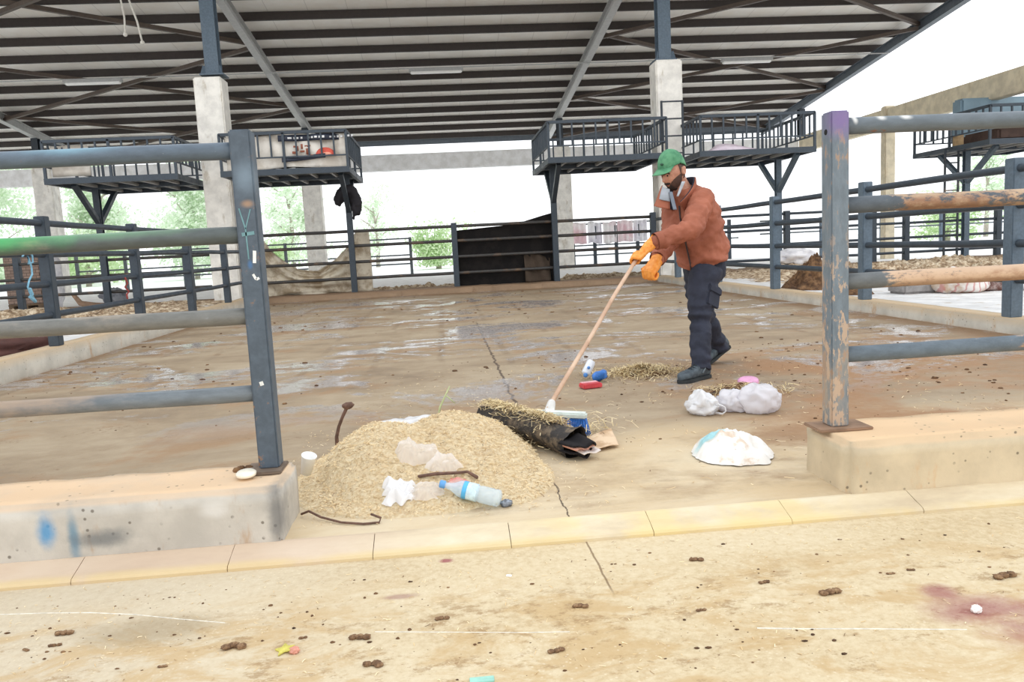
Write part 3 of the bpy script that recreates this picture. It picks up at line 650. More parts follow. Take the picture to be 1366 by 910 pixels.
MB().grid(disc2, 14, 3, .004).build('print_logo', plain('print_peach', S(230,160,136), .6), be, True)
def fold(u, v): return (-4.3+2.4*u, 17.15+.5*v, 2.86+.1*sin(pi*v)+.05*nz((u*9,v*3,0),1)+.06)
rooted(MB().grid(fold, 40, 8, .02), 'crumpled_sack', m_cloth('sack_brownish', S(190,176,158), S(128,106,88), .8, 3.), (-3.1,17.4,2.86), True, label='crumpled brownish sack along the floor edge of the first caged platform', cat='sack')
def bn2(u, v): return (-7.85+.75*u, 17.12+.03*sin(u*9), 2.88+.62*v)
be2 = empty('printed_sheet', (-7.5,17.1,2.88), 'white sheet with dark print inside the platform above the brick-side pen', 'sheet')
MB().grid(bn2, 16, 6, .01).build('sheet', ms_, be2, True)
for x0, z0, dx, dz in ((-7.72,3.33,.05,.13),(-7.64,3.33,.12,.03),(-7.6,3.38,.03,.08),(-7.5,3.33,.03,.1)): 
    MB().box((x0,17.06,z0),(x0+dx,17.075,z0+dz)).build('print_letter', navy, be2)
def pk(u, v):
    x, y = 5.98+1.5*u, 17.06+.5*v; return (x, y, 2.84+.17*sin(pi*v)**.6*(.55+.45*sin(u*5.5))*(min(1,u*6)*min(1,(1-u)*4)))
rooted(MB().grid(pk, 40, 10, .03), 'pale_pink_sheet', m_cloth('pink_sheet', S(226,212,222), S(196,176,190), .5), (6.7,17.3,2.84), True, label='pale pink sheet lying on the platform behind the man', cat='sheet')
# open-end platform load
A_ = at(1276,150,19.3); B_ = at(1276,133,19.3)
rooted(MB().box((A_.x,19.1,2.84), (A_.x+3.2,19.5,B_.z)), 'blue_slab', plain('slab_blue', S(122,146,160), .5, .08, 3.), (A_.x+1.6,19.3,2.84), False, .05, label='large blue grey slab standing on the open-end platform', cat='slab')
rooted(MB().box((12.9,17.3,2.84), (15.0,18.6,3.12)), 'brown_bale', m_cloth('bale_brown', S(96,78,70), S(66,54,50)), (14,18,2.84), False, .05, label='flat dark brown bale on the open-end platform', cat='bale')
rooted(MB().box((12.52,18.2,2.84), (12.68,18.4,3.1)), 'cardboard_box', plain('card', S(176,148,110), .8), (12.6,18.3,2.84), False, .01, label='small cardboard box on the edge of the open-end platform', cat='box')

# ------------------------------------------------------------------ the pen on the brick side
tb = NT('bricks'); bt = tb.new('ShaderNodeTexBrick'); tb.l.new(tb.scale(tb.co, (1,1,1)), bt.inputs[0]); bt.inputs['Scale'].default_value = 3.2
mp = tb.new('ShaderNodeMapping'); tb.l.new(tb.co, mp.inputs['Vector']); mp.inputs['Rotation'].default_value = (pi/2,0,0); tb.l.new(mp.outputs[0], bt.inputs[0])
bt.inputs['Color1'].default_value = (*S(166,142,128),1); bt.inputs['Color2'].default_value = (*S(140,118,106),1); bt.inputs['Mortar'].default_value = (*S(96,82,74),1)
mbk = tb.fin(bt.outputs[0], .9, bt.outputs['Fac'], .4, .02)
be = empty('brick_stack', (-10.95,21.6,0), 'tall stack of brownish bricks on a pallet behind the far fence', 'brick stack')
MB().box((-11.25,21.3,.14), (-10.38,22.0,1.42)).build('brick_block', mbk, be, bevel=.015)
pal = MB()
for x in (-11.18,-10.82,-10.45): pal.box((x-.06,21.3,-.02), (x+.06,22,.1))
pal.box((-11.25,21.3,.1), (-10.38,22,.14)); pal.build('pallet', plain('pallet_wood', S(110,90,70), .8), be)
def lump(c, r, s=0, amp=.25, sc=2.2, flat=.0):
    mb = MB(); c = V(c)
    mb.ball(c, r, 28, 18, lambda d: 1+amp*fbm(d, sc, s))
    for v in mb.v: v.z = max(v.z, flat)
    return mb
wm = m_cloth('white_sack', S(234,232,234), S(190,188,196), .5, 5.)
rooted(lump((-10.12,21.5,.72), (.22,.2,.78), 3, .2, 2., 0), 'white_sack', wm, (-10.12,21.5,0), True, label='tall white sack standing against the brick stack', cat='sack')
rooted(MB().tube([(-9.3,20.6,.35),(-9.1,20.5,.12),(-8.75,20.5,.04),(-8.4,20.6,.03)], [.05,.07,.08,.05], 10, True, True), 'bent_pipe', plain('pipe_tan', S(150,122,100), .8), (-8.8,20.5,0), True, label='bent brown pipe lying on the ground by the white sack', cat='pipe')
rooted(lump((-8.55,21.2,.2), (.3,.25,.25), 9, .3, 2., 0), 'grey_sack', m_cloth('grey_sack', S(150,152,158), S(80,80,90), .7), (-8.55,21.2,0), True, label='small grey and black sack heap behind the far fence', cat='sack')
rooted(MB().box((-11.2,20.2,-.02),(-11.0,20.4,.85)), 'wooden_stump', plain('stump', S(92,78,68), .9), (-11.1,20.3,0), False, .02, label='dark wooden stump post beside the brick stack', cat='stump')
br_ = plain('rope_blue', S(128,178,202), .8, .2, 40); rr_ = plain('rope_red', S(150,66,62), .8, .2, 40)
def ropeobj(px, X, m, r, nm, lab):
    pts = [atx(x, y, X) for x, y in px]; mb = MB(); mb.tube(pts, r, 8, True, True)
    return rooted(mb, nm, m, pts[0], True, label=lab, cat='rope')
rope_ = ropeobj([(30,342),(36,333),(43,341),(44,350),(38,352),(37,342),(42,356),(43,366),(39,374),(37,383),(40,391),(44,396),(47,401)], -4.03, br_, .009, 'hanging_rope', 'pale blue rope knotted on the fence beside the kerb')
pts = [atx(x, y, -4.03) for x, y in [(40,386),(43,393),(40,396),(45,400),(47,402)]]; MB().tube(pts, .017, 8, True, True).build('rag_end', br_, rope_, True)
ropeobj([(167,371),(170,378),(167,383),(172,389),(169,393),(170,398)], -4.03, rr_, .012, 'hanging_rope', 'dull red rope hanging on the fence beside the kerb')
rooted(lump((-4.95,8.9,.12), (.45,1.1,.14), 5, .25, 1.6, .1), 'maroon_blanket', m_cloth('maroon', S(92,60,54), S(60,40,38)), (-4.95,8.9,.1), True, label='dark maroon blanket lying beyond the kerb under the green rail', cat='blanket')

def field(name, x0, x1, y0, y1, z, amp, m, label, nu, nv, seed, thr=.0):
    def f(u, v):
        x, y = x0+(x1-x0)*u, y0+(y1-y0)*v; e_ = min(1, 6*u, 6*(1-u), 6*v, 6*(1-v))
        h = max(0, fbm((x,y,0), .9, seed)*.4+.3+.35*fbm((x,y,0), 3.5, seed+1)+.35*abs(fbm((x,y,0), 9, seed+2))-thr); return (x, y, z-.01+amp*h*e_)
    o = MB().grid(f, nu, nv).build(name, m, None, True); return tag(o, label, 'dung', kind='stuff')
td = NT('dung'); n = td.noise(7, 6, .75); c = td.ramp(n, [(.36, S(96,76,58)), (.48, S(166,140,110)), (.6, S(226,210,184))]); MAT['dung'] = td.fin(c, .9, n, .6, .03)
field('dung_litter', 5.6, 18, 12.6, 18.2, .1, .22, MAT['dung'], 'rough brown dung litter over the pen behind the rusty fence', 260, 140, 1, .05)
field('dung_litter', -16, -4.4, 13.5, 18.2, .1, .22, MAT['dung'], 'rough brown dung litter at the back of the brick-side pen', 190, 100, 4, .1)
field('dung_litter', -4.5, 10, 19.0, 22.5, -.02, .2, MAT['dung'], 'trampled straw and dung behind the far fence', 220, 70, 8, .15)
th = NT('brown_dung'); n = th.noise(9, 6, .75); c = th.ramp(n, [(.36, S(58,40,28)), (.5, S(104,74,48)), (.66, S(150,114,78))]); MAT['bdung'] = th.fin(c, .9, n, .8, .03)
def heapmesh(cx_, cy_, rx, ry, h, z, seed, n=60, amp=.35):
    def f(u, v):
        a = 2*pi*u; r = v; k = 1+.18*nz((cos(a)*1.3, sin(a)*1.3, seed), 1)
        x, y = cx_+rx*r*k*cos(a), cy_+ry*r*k*sin(a)
        return (x, y, z-.02+h*max(0, (1-r**1.7))*(1+amp*fbm((x,y,0), 4, seed))+ .03*abs(fbm((x,y,3), 11, seed))*(1-r*.7))
    return MB().grid(f, n, 22)
tag(heapmesh(5.78, 11.8, .56, .55, .30, .1, 2, 90, .7).build('dung_heap', MAT['bdung'], None, True), 'brown dung heap behind the purple topped post', 'dung heap', kind='stuff')
tag(heapmesh(5.62, 10.3, .25, .3, .14, .1, 5).build('dung_heap', MAT['bdung'], None, True), 'low brown dung heap in front of the bigger dung heap', 'dung heap', kind='stuff')
# lying sacks beyond the kerb
zf = .1
rooted(MB().box((6.0,9.75,zf), (6.55,10.15,zf+.22)), 'grey_block', plain('block_grey', S(150,146,144), .8), (6.25,9.9,zf), False, .03, label='grey foam block lying at the end of the row of sacks', cat='block')
t = NT('sack_striped'); n = t.noise(3, 4); w = t.new('ShaderNodeTexWave'); t.l.new(t.co, w.inputs[0]); w.inputs['Scale'].default_value = 3.4; w.inputs['Distortion'].default_value = 2
c = t.mix(t.math('MULTIPLY', t.rng(w.outputs['Fac'], .75, .95), .7), t.mix(t.rng(n,.4,.6), S(230,224,218), S(200,170,140)), S(196,120,116)); mss = t.fin(c, .7, n, .2)
rooted(lump((6.72,9.65,zf+.12), (.33,.28,.2), 2, .18, 1.8, zf), 'striped_sack', mss, (6.72,9.65,zf), True, label='plump white sack with red stripes between the grey block and the brown hide', cat='sack')
rooted(lump((7.12,9.75,zf+.1), (.28,.26,.2), 6, .3, 2.4, zf), 'brown_hide', m_cloth('hide_brown', S(112,78,70), S(206,190,184), .8, 5.), (7.12,9.75,zf), True, label='brown and white mottled hide lying beside the striped sack', cat='hide')
rooted(lump((7.45,9.55,zf+.08), (.24,.24,.19), 8, .25, 2., zf), 'white_sack', wm, (7.45,9.55,zf), True, label='white sack lying beside the mottled hide', cat='sack')
rooted(lump((7.72,9.2,zf+.05), (.3,.22,.13), 11, .3, 2.4, zf), 'maroon_hide', m_cloth('hide_maroon', S(84,50,48), S(60,40,40)), (7.72,9.2,zf), True, label='dark maroon hide at the end of the row of sacks by the fence post', cat='hide')
rooted(lump((7.9,17.0,.42), (.45,.3,.2), 13, .25, 2., .12), 'white_sack', wm, (7.9,17,.2), True, label='white sack half buried in the dung litter behind the dung heap', cat='sack')

# ------------------------------------------------------------------ trees beyond the yard
def m_leaf(name, c1, c2):
    t = NT(name); c = t.mix(t.island(), c1, c2); t.put(t.b.inputs['Base Color'], c); t.b.inputs['Roughness'].default_value = .6
    tr = t.new('ShaderNodeBsdfTranslucent'); t.l.new(c, tr.inputs[0]); mx = t.new('ShaderNodeMixShader'); mx.inputs[0].default_value = .5
    t.l.new(t.b.outputs[0], mx.inputs[1]); t.l.new(tr.outputs[0], mx.inputs[2]); t.l.new(mx.outputs[0], t.out.inputs[0]); return t.m
LM = m_leaf('haze_pale_leaf', S(244,249,239), S(212,231,202)); LG = m_leaf('green_leaf', S(226,240,206), S(190,216,164)); BK = plain('bark', S(180,172,160), .9)  # haze and overexposure are painted into these pale leaf colours
def tree(x, y, h, r, nl, label, m=LM, ls=.34, group='pale trees beyond the yard', low=.12):
    e = empty('tree', (x, y, 0), label, 'tree', group); rnd = random.Random(int(x*31+y*7))
    tr = MB(); tr.tube([(x,y,-.1),(x+.1,y,h*.4),(x-.1,y,h*.8)], [.16,.12,.04], 8)
    for k in range(7):
        a = rnd.random()*6.28; z = h*(.3+.07*k); tr.tube([(x,y,z),(x+cos(a)*r*.6,y+sin(a)*r*.6,z+h*.15)], [.06,.02], 6)
    tr.build('trunk', BK, e, True)
    L = MB(); cl = [(V((x+rnd.gauss(0,.45)*r, y+rnd.gauss(0,.45)*r, h*(low+(1-low)*rnd.random()))), r*rnd.uniform(.18,.42)) for _ in range(22)]
    for k in range(nl*3):
        c, cr = cl[rnd.randrange(len(cl))]
        p = c+V((rnd.gauss(0,.5),rnd.gauss(0,.5),rnd.gauss(0,.5)))*cr*1.3
        if p.z < .15: continue
        a = V((rnd.gauss(0,1),rnd.gauss(0,1),rnd.gauss(0,1))).normalized(); b = a.orthogonal().normalized(); s = ls*rnd.uniform(.5,1)
        L.add([p-a*s*.5, p+b*s*.28, p+a*s*.5, p-b*s*.28], [(0,1,2,3)])
    L.build('crown', m, e, recalc=False)
for x, y, h, r, nl, lab in ((-31,50,7.2,2.6,2600,'pale tree furthest along behind the brick stack side'), (-26,48,7.4,2.7,2900,'broad pale tree rising behind the tall brick stack'), (-20.5,50,7.0,2.6,2700,'pale tree just beyond the bricks, towards the first column'),
                      (-14.5,48,7.4,2.6,2700,'pale tree nearest the first concrete column'), (-9.6,52,6.6,2.2,1400,'thin pale tree between the first column and the distant column'), (-4.5,56,5.2,1.8,500,'faint small pale tree beside the hung jacket'),
                      (36.5,50,6.8,1.6,900,'pale tree behind the ladder at the open end')):
    tree(x, y, h, r, nl, lab)
for x, y, h, r, lab in ((-.2,42,1.9,1.5,'low pale green bush in the yard beside the black board'), (-9.5,44,1.6,1.4,'low pale green bush behind the burlap sheet'), (27,40,2.4,1.6,'low green bush behind the purple topped post'), (33,40,2.6,2.2,'low green bush under the open-end platform'), (-19,44,2.2,2.2,'low pale green bush behind the distant fence'),):
    tree(x, y, h, r, 1100, lab, LG, .26, 'bushes in the yard', .1)

AZ = -.05                                  # aisle level

# ------------------------------------------------------------------ straw heap and rubbish in the foreground
def m_straw(name, stops, rough=.85):
    t = NT(name); c = t.ramp(t.island(), stops); return t.fin(c, rough)
STRAW = m_straw('straw', [(0., S(216,186,136)), (.3, S(238,214,168)), (.6, S(247,230,194)), (.86, S(222,192,144)), (.94, S(160,126,86)), (1., S(116,92,68))])
DULL = m_straw('dull_straw', [(0., S(188,164,118)), (.4, S(222,200,152)), (.78, S(240,222,180)), (.9, S(140,112,76)), (1., S(96,76,56))])
t = NT('chaff'); n = t.noise(60, 6, .8); n2 = t.noise(5, 5, .6); c = t.ramp(n, [(.3, S(184,152,108)), (.42, S(230,204,160)), (.58, S(245,227,192)), (.75, S(250,238,214))])
c = t.mix(t.rng(n2, .58, .7, 0, .45), c, S(184,148,104)); CHAFF = t.fin(c, .9, n, 1., .012)
def heap_h(x, y):
    h = 0
    for cx_, cy_, rx, ry, hh in ((-.1,3.58,.50,.70,.152),(-.42,3.52,.30,.58,.105),(.18,3.32,.25,.40,.05),(-.18,3.14,.42,.26,.04),(.08,3.92,.30,.40,.07)):
        q = ((x-cx_)/rx)**2+((y-cy_)/ry)**2
        if q < 1: h = max(h, hh*(1-q)**.75) if hh > .15 else h+hh*(1-q)**1.2*.8 if hh > .06 else max(h, hh*(1-q)**.6)
    return h
def heap_z(x, y):
    h = heap_h(x, y)
    return h + (.016*fbm((x,y,0), 7, 3)+.008*nz((x,y,0), 34, 2)+.004*nz((x,y,1), 70, 2))*min(1, h*18) - (.012 if h <= 0 else 0)
def hf(u, v): x, y = -.82+1.42*u, 2.80+1.72*v; return (x, y, heap_z(x, y))
hp = tag(MB().grid(hf, 170, 200).build('straw_heap', CHAFF, None, True), 'big heap of pale straw and chaff swept beside the grey plinth', 'straw heap', kind='stuff')
rs = random.Random(3)
def strands(mb, n, pos, lmin, lmax, w, tilt=.35):
    for _ in range(n):
        p = pos()
        if p is None: continue
        a = rs.random()*6.283; l = rs.uniform(lmin, lmax); d = V((cos(a), sin(a), rs.uniform(-tilt, tilt))).normalized()
        s = d.cross(V((rs.gauss(0,.3), rs.gauss(0,.3), 1))).normalized()*(w*rs.uniform(.6,1.3)); k = d*l*.5; m_ = V((0,0,rs.uniform(-.15,.2)*l))
        mb.add([p-k-s, p-k+s, p+m_+s, p+m_-s, p+k+s, p+k-s], [(0,1,2,3),(3,2,4,5)])
def hpos():
    x, y = rs.uniform(-.8,.58), rs.uniform(2.82,4.5); h = heap_h(x, y)
    if h <= 0.004 and rs.random() > .06: return None
    if h <= 0.004 and x < -.6 and y < 3.09: return None
    return V((x, y, max(heap_z(x, y), 0)+.004))
sm = MB(); strands(sm, 24000, hpos, .006, .024, .0011); tag(sm.build('loose_straw', STRAW, hp, recalc=False), kind='stuff')
def spread(cx_, cy_, rx, ry, hz=0.):
    def f():
        a = rs.random()*6.283; r = abs(rs.gauss(0,.5)); x, y = cx_+rx*r*cos(a), cy_+ry*r*sin(a)
        return V((x, y, .004 + hz*max(0, 1-r)*rs.random()))
    return f
def litter(name, m, n, cx_, cy_, rx, ry, hz, label, l=(.03,.09), w=.0018):
    mb = MB(); strands(mb, n, spread(cx_, cy_, rx, ry, hz), l[0], l[1], w, .5)
    return tag(mb.build(name, m, recalc=False), label, 'straw', kind='stuff')
litter('straw_litter', DULL, 1900, 1.44, 5.68, .42, .32, .07, 'small scatter of dull straw by the crushed cans')
litter('straw_litter', DULL, 900, 1.88, 4.78, .34, .26, .05, 'straw litter by the pink lid behind the white bags')
tag(heapmesh(1.46,5.7,.26,.2,.06,0,3,40,.6).build('dung_patch', MAT['bdung'], None, True), 'dung under the dull straw by the crushed cans', 'dung', kind='stuff')
tag(heapmesh(1.84,4.78,.3,.2,.045,0,6,40,.6).build('dung_patch', MAT['bdung'], None, True), 'brown dung swept together behind the white bags', 'dung', kind='stuff')
# crumbs of dung scattered over the pen floor and the aisle
def crumbs(n, x0, x1, y0, y1, z, smin, smax, name, label, dens=None):
    mb = MB()
    for _ in range(n):
        x, y = rs.uniform(x0,x1), rs.uniform(y0,y1)
        if dens and not dens(x, y): continue
        s = smin+(smax-smin)*rs.random()**3; sd = rs.random()*50
        mb.ball((x,y,z+s*.2), (s*rs.uniform(.8,1.6), s*rs.uniform(.7,1.2), s*.5), 7, 5, lambda d: 1+.45*nz(d, 1.6, sd))
    return tag(mb.build(name, MAT['bdung'], None, True), label, 'dung crumbs', kind='stuff')
inpen = lambda x, y: heap_h(x, y) <= 0 and (fbm((x*.6, y, 0), .9, 5) > -.05)
crumbs(900, -3.8, 4.8, 4.6, 17.5, 0, .004, .02, 'dung_crumbs', 'small dung crumbs scattered over the pen floor', inpen)
crumbs(420, .7, 3.6, 3.3, 7, 0, .003, .011, 'dung_crumbs', 'fine dung crumbs around the white bags and shoes', inpen)
crumbs(700, -1.9, 2.2, 1.75, 2.5, AZ, .001, .006, 'dung_crumbs', 'fine dung crumbs over the pale aisle', lambda x, y: fbm((x, y*1.5, 0), 1.6, 9) > -.1)
tag((lambda mb: (strands(mb, 900, lambda: V((rs.uniform(-1.9,2.2), rs.uniform(1.75,2.6), AZ+.002)), .006, .02, .001, .1), mb)[1])(MB()).build('straw_specks', STRAW, recalc=False), 'fine straw specks over the pale aisle', 'straw', kind='stuff')
tag((lambda mb: (strands(mb, 900, lambda: (lambda x, y: V((x, y, .003)) if heap_h(x,y)<=0 else None)(rs.uniform(-.6,3.2), rs.uniform(2.9,6.5)), .015, .05, .0014, .1), mb)[1])(MB()).build('straw_specks', STRAW, recalc=False), 'loose straw specks over the pen floor', 'straw', kind='stuff')

# single dung clods on the aisle
CL = [((87,846),.030,'dark dung clod nearest the white chalk line'),((73,862),.018,'small dung clod just below the darkest clod by the chalk line'),((312,865),.036,'big light brown dung clod beside the yellow leaf'),((35,868),.014,'little dung clod at the corner of the aisle'),
      ((217,890),.014,'little orange brown dung clod near the frame bottom'),((480,852),.032,'long curled dung clod below the heap'),((500,888),.03,'upright dung clod with a straw end, nearest the camera'),((590,826),.022,'dung clod below the purple kerb spot'),
      ((775,810),.026,'dark dung clod where the aisle joint ends'),((928,748),.026,'dark dung clod alone below the kerb'),((1020,778),.02,'dung clod second along from the clod below the kerb'),((1108,792),.036,'crumbly dung clod cluster between the stain and the kerb'),
      ((1215,761),.015,'small dung clod before the purple stain'),((1188,766),.014,'smaller dung clod beside the one before the purple stain'),((1340,770),.04,'wide dung clod beside the purple stain at the frame edge'),((742,870),.024,'flat dark dung clod on the pale red streak'),((935,815),.016,'small dung clod on the white line'),((404,852),.014,'small dark dung clod by the yellow leaf')]
tcl = NT('clod'); n = tcl.noise(45, 6, .75); CLOD = tcl.fin(tcl.ramp(n, [(.35, S(92,68,50)), (.5, S(134,102,74)), (.66, S(176,144,108))]), .9, n, .8, .01)
for (x, y), s, lab in CL:
    s *= .78
    p = flo(x, y, AZ); sd = rs.random()*90
    mb = MB(); a = rs.random()*.8-.4
    for k in range(3):
        q = p+V((cos(a)*(k-1)*s*.7+rs.gauss(0,.1)*s, sin(a)*(k-1)*s*.5+rs.gauss(0,.1)*s, s*.2)); mb.ball(q, (s*.5, s*.42, s*.26), 14, 10, lambda d: 1+.35*fbm(d, 2.2, sd+k))
    rooted(mb, 'dung_clod', CLOD, p, True, label=lab, cat='dung clod', group='dung clods on the aisle')

# chalky white lines on the aisle: dry slivers of paint
ln = plain('line_white', S(226,220,206), .8, .2, 40)
def paintline(pts, w, name, label):
    mb = MB()
    P_ = [flo(x, y, AZ+.0005) for x, y in pts]
    for p, q in zip(P_, P_[1:]): mb.bar(p, q, w*rs.uniform(.6,1.2), .001)
    tag(mb.build(name, ln), label, 'line', kind='structure')
paintline([(0,820),(60,818),(120,817.5),(180,820),(240,826),(300,831)], .0055, 'trim_8', 'thin curved white chalk line on the aisle')
paintline([(500,843),(600,843.5),(700,844),(760,843)], .004, 'trim_9', 'faint thin white line on the aisle')
paintline([(1010,838),(1060,839),(1150,839),(1290,840)], .006, 'trim_10', 'thin white line running into the purple stain')

# plastic, bottle, cup and other bits
def m_plastic(name, col=S(247,247,249), tr=.3, rough=.22, n_amt=.0, alt=None, alpha=None):
    t = NT(name); n = t.noise(9, 5, .6); c = col if alt is None else t.mix(t.rng(n,.45,.6,0,n_amt), col, alt)
    t.fin(c, rough, n, .2, .01); tl = t.new('ShaderNodeBsdfTranslucent'); t.put(tl.inputs[0], c)
    mx = t.new('ShaderNodeMixShader'); mx.inputs[0].default_value = tr; t.l.new(t.b.outputs[0], mx.inputs[1]); t.l.new(tl.outputs[0], mx.inputs[2])
    last = mx.outputs[0]
    if alpha is not None:
        tp = t.new('ShaderNodeBsdfTransparent'); m2 = t.new('ShaderNodeMixShader'); m2.inputs[0].default_value = alpha
        t.l.new(tp.outputs[0], m2.inputs[1]); t.l.new(last, m2.inputs[2]); last = m2.outputs[0]
    t.l.new(last, t.out.inputs[0]); return t.m
BAG = m_plastic('bag_white'); FILM = m_plastic('thin_film', S(250,246,244), .45, .25, alpha=.55)
def crumple(d, s, amt=1.): return 1+amt*(.16*nz(d,1.7,s)-.34*abs(nz(d,1.9,s+1))-.09*abs(nz(d,4.1,s+2))-.03*abs(nz(d,11,s+3))+.14)
def bag(c, r, s, amt=1., n=56, floor=0.):
    mb = MB(); mb.ball(c, r, n, n//2, lambda d: crumple(d, s, amt))
    for v in mb.v:
        if v.z < floor+.004: v.z = floor+.002+.004*abs(nz(v, 30, s))
    return mb
# small knotted carrier bag with a loop handle
e = empty('carrier_bag', (1.42,4.22,0), 'small crumpled white carrier bag with a loop handle', 'bag')
mb = bag((1.42,4.25,.045), (.085,.09,.06), 1, 1.6); mb.v = [v+V((0,0,.035*max(0, 1-((v.x-1.41)/.03)**2))) if v.z > .06 else v for v in mb.v]
mb.build('bag_body', BAG, e, True)
MB().tube([(1.46,4.2,.05),(1.49,4.17,.062),(1.515,4.15,.05),(1.517,4.14,.028),(1.5,4.15,.012),(1.47,4.18,.014)], [.009,.005,.0035,.0035,.005,.008], 8, True).build('loop_handle', BAG, e, True)
e = empty('plastic_bag', (1.67,4.2,0), 'larger puffed white plastic bag in two lobes behind the flattened sack', 'bag')
mb = bag((1.735,4.2,.068), (.112,.12,.09), 4, 1.1)
mb.build('bag_body', m_plastic('bag_milky', S(242,240,244), .4), e, True)
bag((1.605,4.27,.052), (.092,.09,.068), 7, 1.2).build('bag_neck', m_plastic('bag_milky_b', S(244,242,246), .4), e, True)
# flattened sack
t = NT('flat_sack'); n = t.noise(7, 6, .65); c = t.mix(t.rng(n, .52, .64, 0, .75), S(242,240,236), S(214,186,156)); c = t.mix(t.math('MULTIPLY', t.spot((1.17,3.40,.06), (.07,.055,.4), .4, 14, .35), .9), c, S(150,206,214))
c = t.mix(t.rng(t.noise(15,5,.7), .64, .7, 0, .6), c, S(170,128,96)); FS = t.fin(c, .45, n, .5, .02)
def fsf(u, v):
    a = 2*pi*u; k = 1+.2*nz((cos(a)*1.4, sin(a)*1.4, 3), 1)+.1*nz((cos(a)*3.4, sin(a)*3.4, 5), 1)+.04*nz((cos(a)*9, sin(a)*9, 5), 1)
    x, y = 1.265+.19*v*k*cos(a), 3.37+.17*v*k*sin(a)
    h = .088*(1-v**3.4)*(1+.35*fbm((x,y,0), 6, 2)-.5*abs(nz((x,y,0), 11, 4))-.3*abs(nz((x,y,0), 23, 6))+.15)
    return (x, y, .004+max(0,h)+.01*abs(nz((x,y,0), 22, 3))*(1-v*.5))
rooted(MB().grid(fsf, 90, 34), 'flat_sack', FS, (1.26,3.37,0), True, label='flattened dirty white sack with a turquoise patch, nearest the tan plinth', cat='sack')
# pink lid
mb = MB(); mb.lathe([(0,.03),(.05,.03),(.066,.024),(.07,.006),(.066,0),(0,0)], 28, (0,0,0)); mb.xform(Matrix.Translation((1.98,4.98,.012))@Matrix.Rotation(.2,4,'X')@Matrix.Rotation(-.1,4,'Y'))
rooted(mb, 'pink_disc', plain('lid_pink', S(224,162,200), .4), (1.98,4.98,0), True, label='pink plastic lid lying behind the white bags', cat='lid')
# crushed cans and red packet
t = NT('can_white'); n = t.noise(20, 3); c = t.mix(t.spot((1.0,5.52,.05), (.03,.05,.025), .3, 20, .2), S(226,230,236), S(70,130,200)); cw = t.fin(c, .3, n, .1)
e = empty('drink_can', (1.0,5.6,0), 'dented white can with a blue emblem standing by the red packet', 'can')
mb = MB(); mb.lathe([(0,0),(.024,.0),(.03,.006),(.033,.014),(.033,.10),(.026,.115),(.0,.115)], 24); 
mb.xform(Matrix.Translation((.995,5.6,.035))@Matrix.Rotation(.6,4,'Y')@Matrix.Rotation(-.4,4,'X')@Matrix.Rotation(.2,4,'Z'))
for v in mb.v: v.z = max(v.z, .002)
mb.build('can_body', cw, e, True)
for dx, dz, r_ in ((-.004,.035,.017),(.022,.088,.012)):
    em = MB(); em.ball((.995+dx,5.567+.004*(dx>0),dz), (r_,.006,r_), 14, 8); em.build('can_emblem', plain('emblem_blue', S(84,138,204), .3), e, True)
mb = MB(); mb.lathe([(.018,.113),(.024,.116),(.027,.113),(.024,.11)], 20); mb.xform(Matrix.Translation((.995,5.6,.035))@Matrix.Rotation(.6,4,'Y')@Matrix.Rotation(-.4,4,'X')); mb.build('can_rim', plain('can_metal', S(190,194,198), .3, metal=.8), e, True)
mb = MB(); mb.lathe([(0,-.05),(.03,-.05),(.036,-.04),(.036,-.02),(.034,0),(.036,.02),(.036,.04),(.03,.05),(0,.05)], 22); mb.xform(Matrix.Translation((1.075,5.46,.042))@Matrix.Rotation(1.1,4,'Y')@Matrix.Rotation(.5,4,'X')); mb.v = [v+V((.014*nz(v,26,1),.014*nz(v,26,2),.014*nz(v,26,3))) for v in mb.v]
for v in mb.v: v.z = max(v.z, .002)
rooted(mb, 'crushed_can', plain('can_blue', S(52,116,196), .3, .3, 30), (1.075,5.46,0), True, label='crumpled bright blue can beside the red packet', cat='can')
mb = MB().box((-.07,-.045,0),(.07,.045,.032)); mb.xform(Matrix.Translation((.965,5.24,.004))@Matrix.Rotation(.25,4,'Z'))
pe = empty('red_packet', (.965,5.24,0), 'flat red packet lying in front of the cans', 'packet')
mb.build('packet_box', plain('packet_red', S(206,70,78), .4), pe, bevel=.006)
mb = MB().box((-.066,-.01,.0),(.05,.03,.004)); mb.xform(Matrix.Translation((.97,5.26,.0362))@Matrix.Rotation(.25,4,'Z')); mb.build('packet_print', plain('packet_pale', S(236,180,184), .4), pe)
# bottle
BT = NT('bottle_plastic'); BT.fin(S(226,240,248), .08, BT.noise(30,3), .15, .003); tp = BT.new('ShaderNodeBsdfTransparent'); tp.inputs[0].default_value = (.93,.97,1,1); mx = BT.new('ShaderNodeMixShader'); mx.inputs[0].default_value = .42
BT.l.new(tp.outputs[0], mx.inputs[1]); BT.l.new(BT.b.outputs[0], mx.inputs[2]); BT.l.new(mx.outputs[0], BT.out.inputs[0])
ba = V((-.05,2.97,.092)); bb = V((.165,2.91,.036)); ax = (bb-ba).normalized(); L = .235
e = empty('water_bottle', (.05,2.98,0), 'clear plastic water bottle with a blue cap and band lying on the heap edge', 'bottle')
pr = [(.011,.0),(.013,.02),(.014,.024),(.014,.03),(.02,.045),(.032,.07),(.034,.082),(.0335,.1),(.0315,.108),(.034,.116),(.034,.14),(.0315,.147),(.034,.154),(.034,.2),(.0315,.207),(.034,.214),(.032,.228),(.022,.235),(.0,.228)]
mb = MB(); mb.lathe(pr, 28, ba, ax)
for v in mb.v: v += V((0,0,.003*nz(v, 26, 2)))
mb.build('bottle_body', BT.m, e, True)
MB().lathe([(0,-.012),(.0145,-.012),(.0155,-.008),(.0155,.008),(.012,.01)], 20, ba, ax).build('cap', plain('cap_blue', S(96,160,222), .35), e, True)
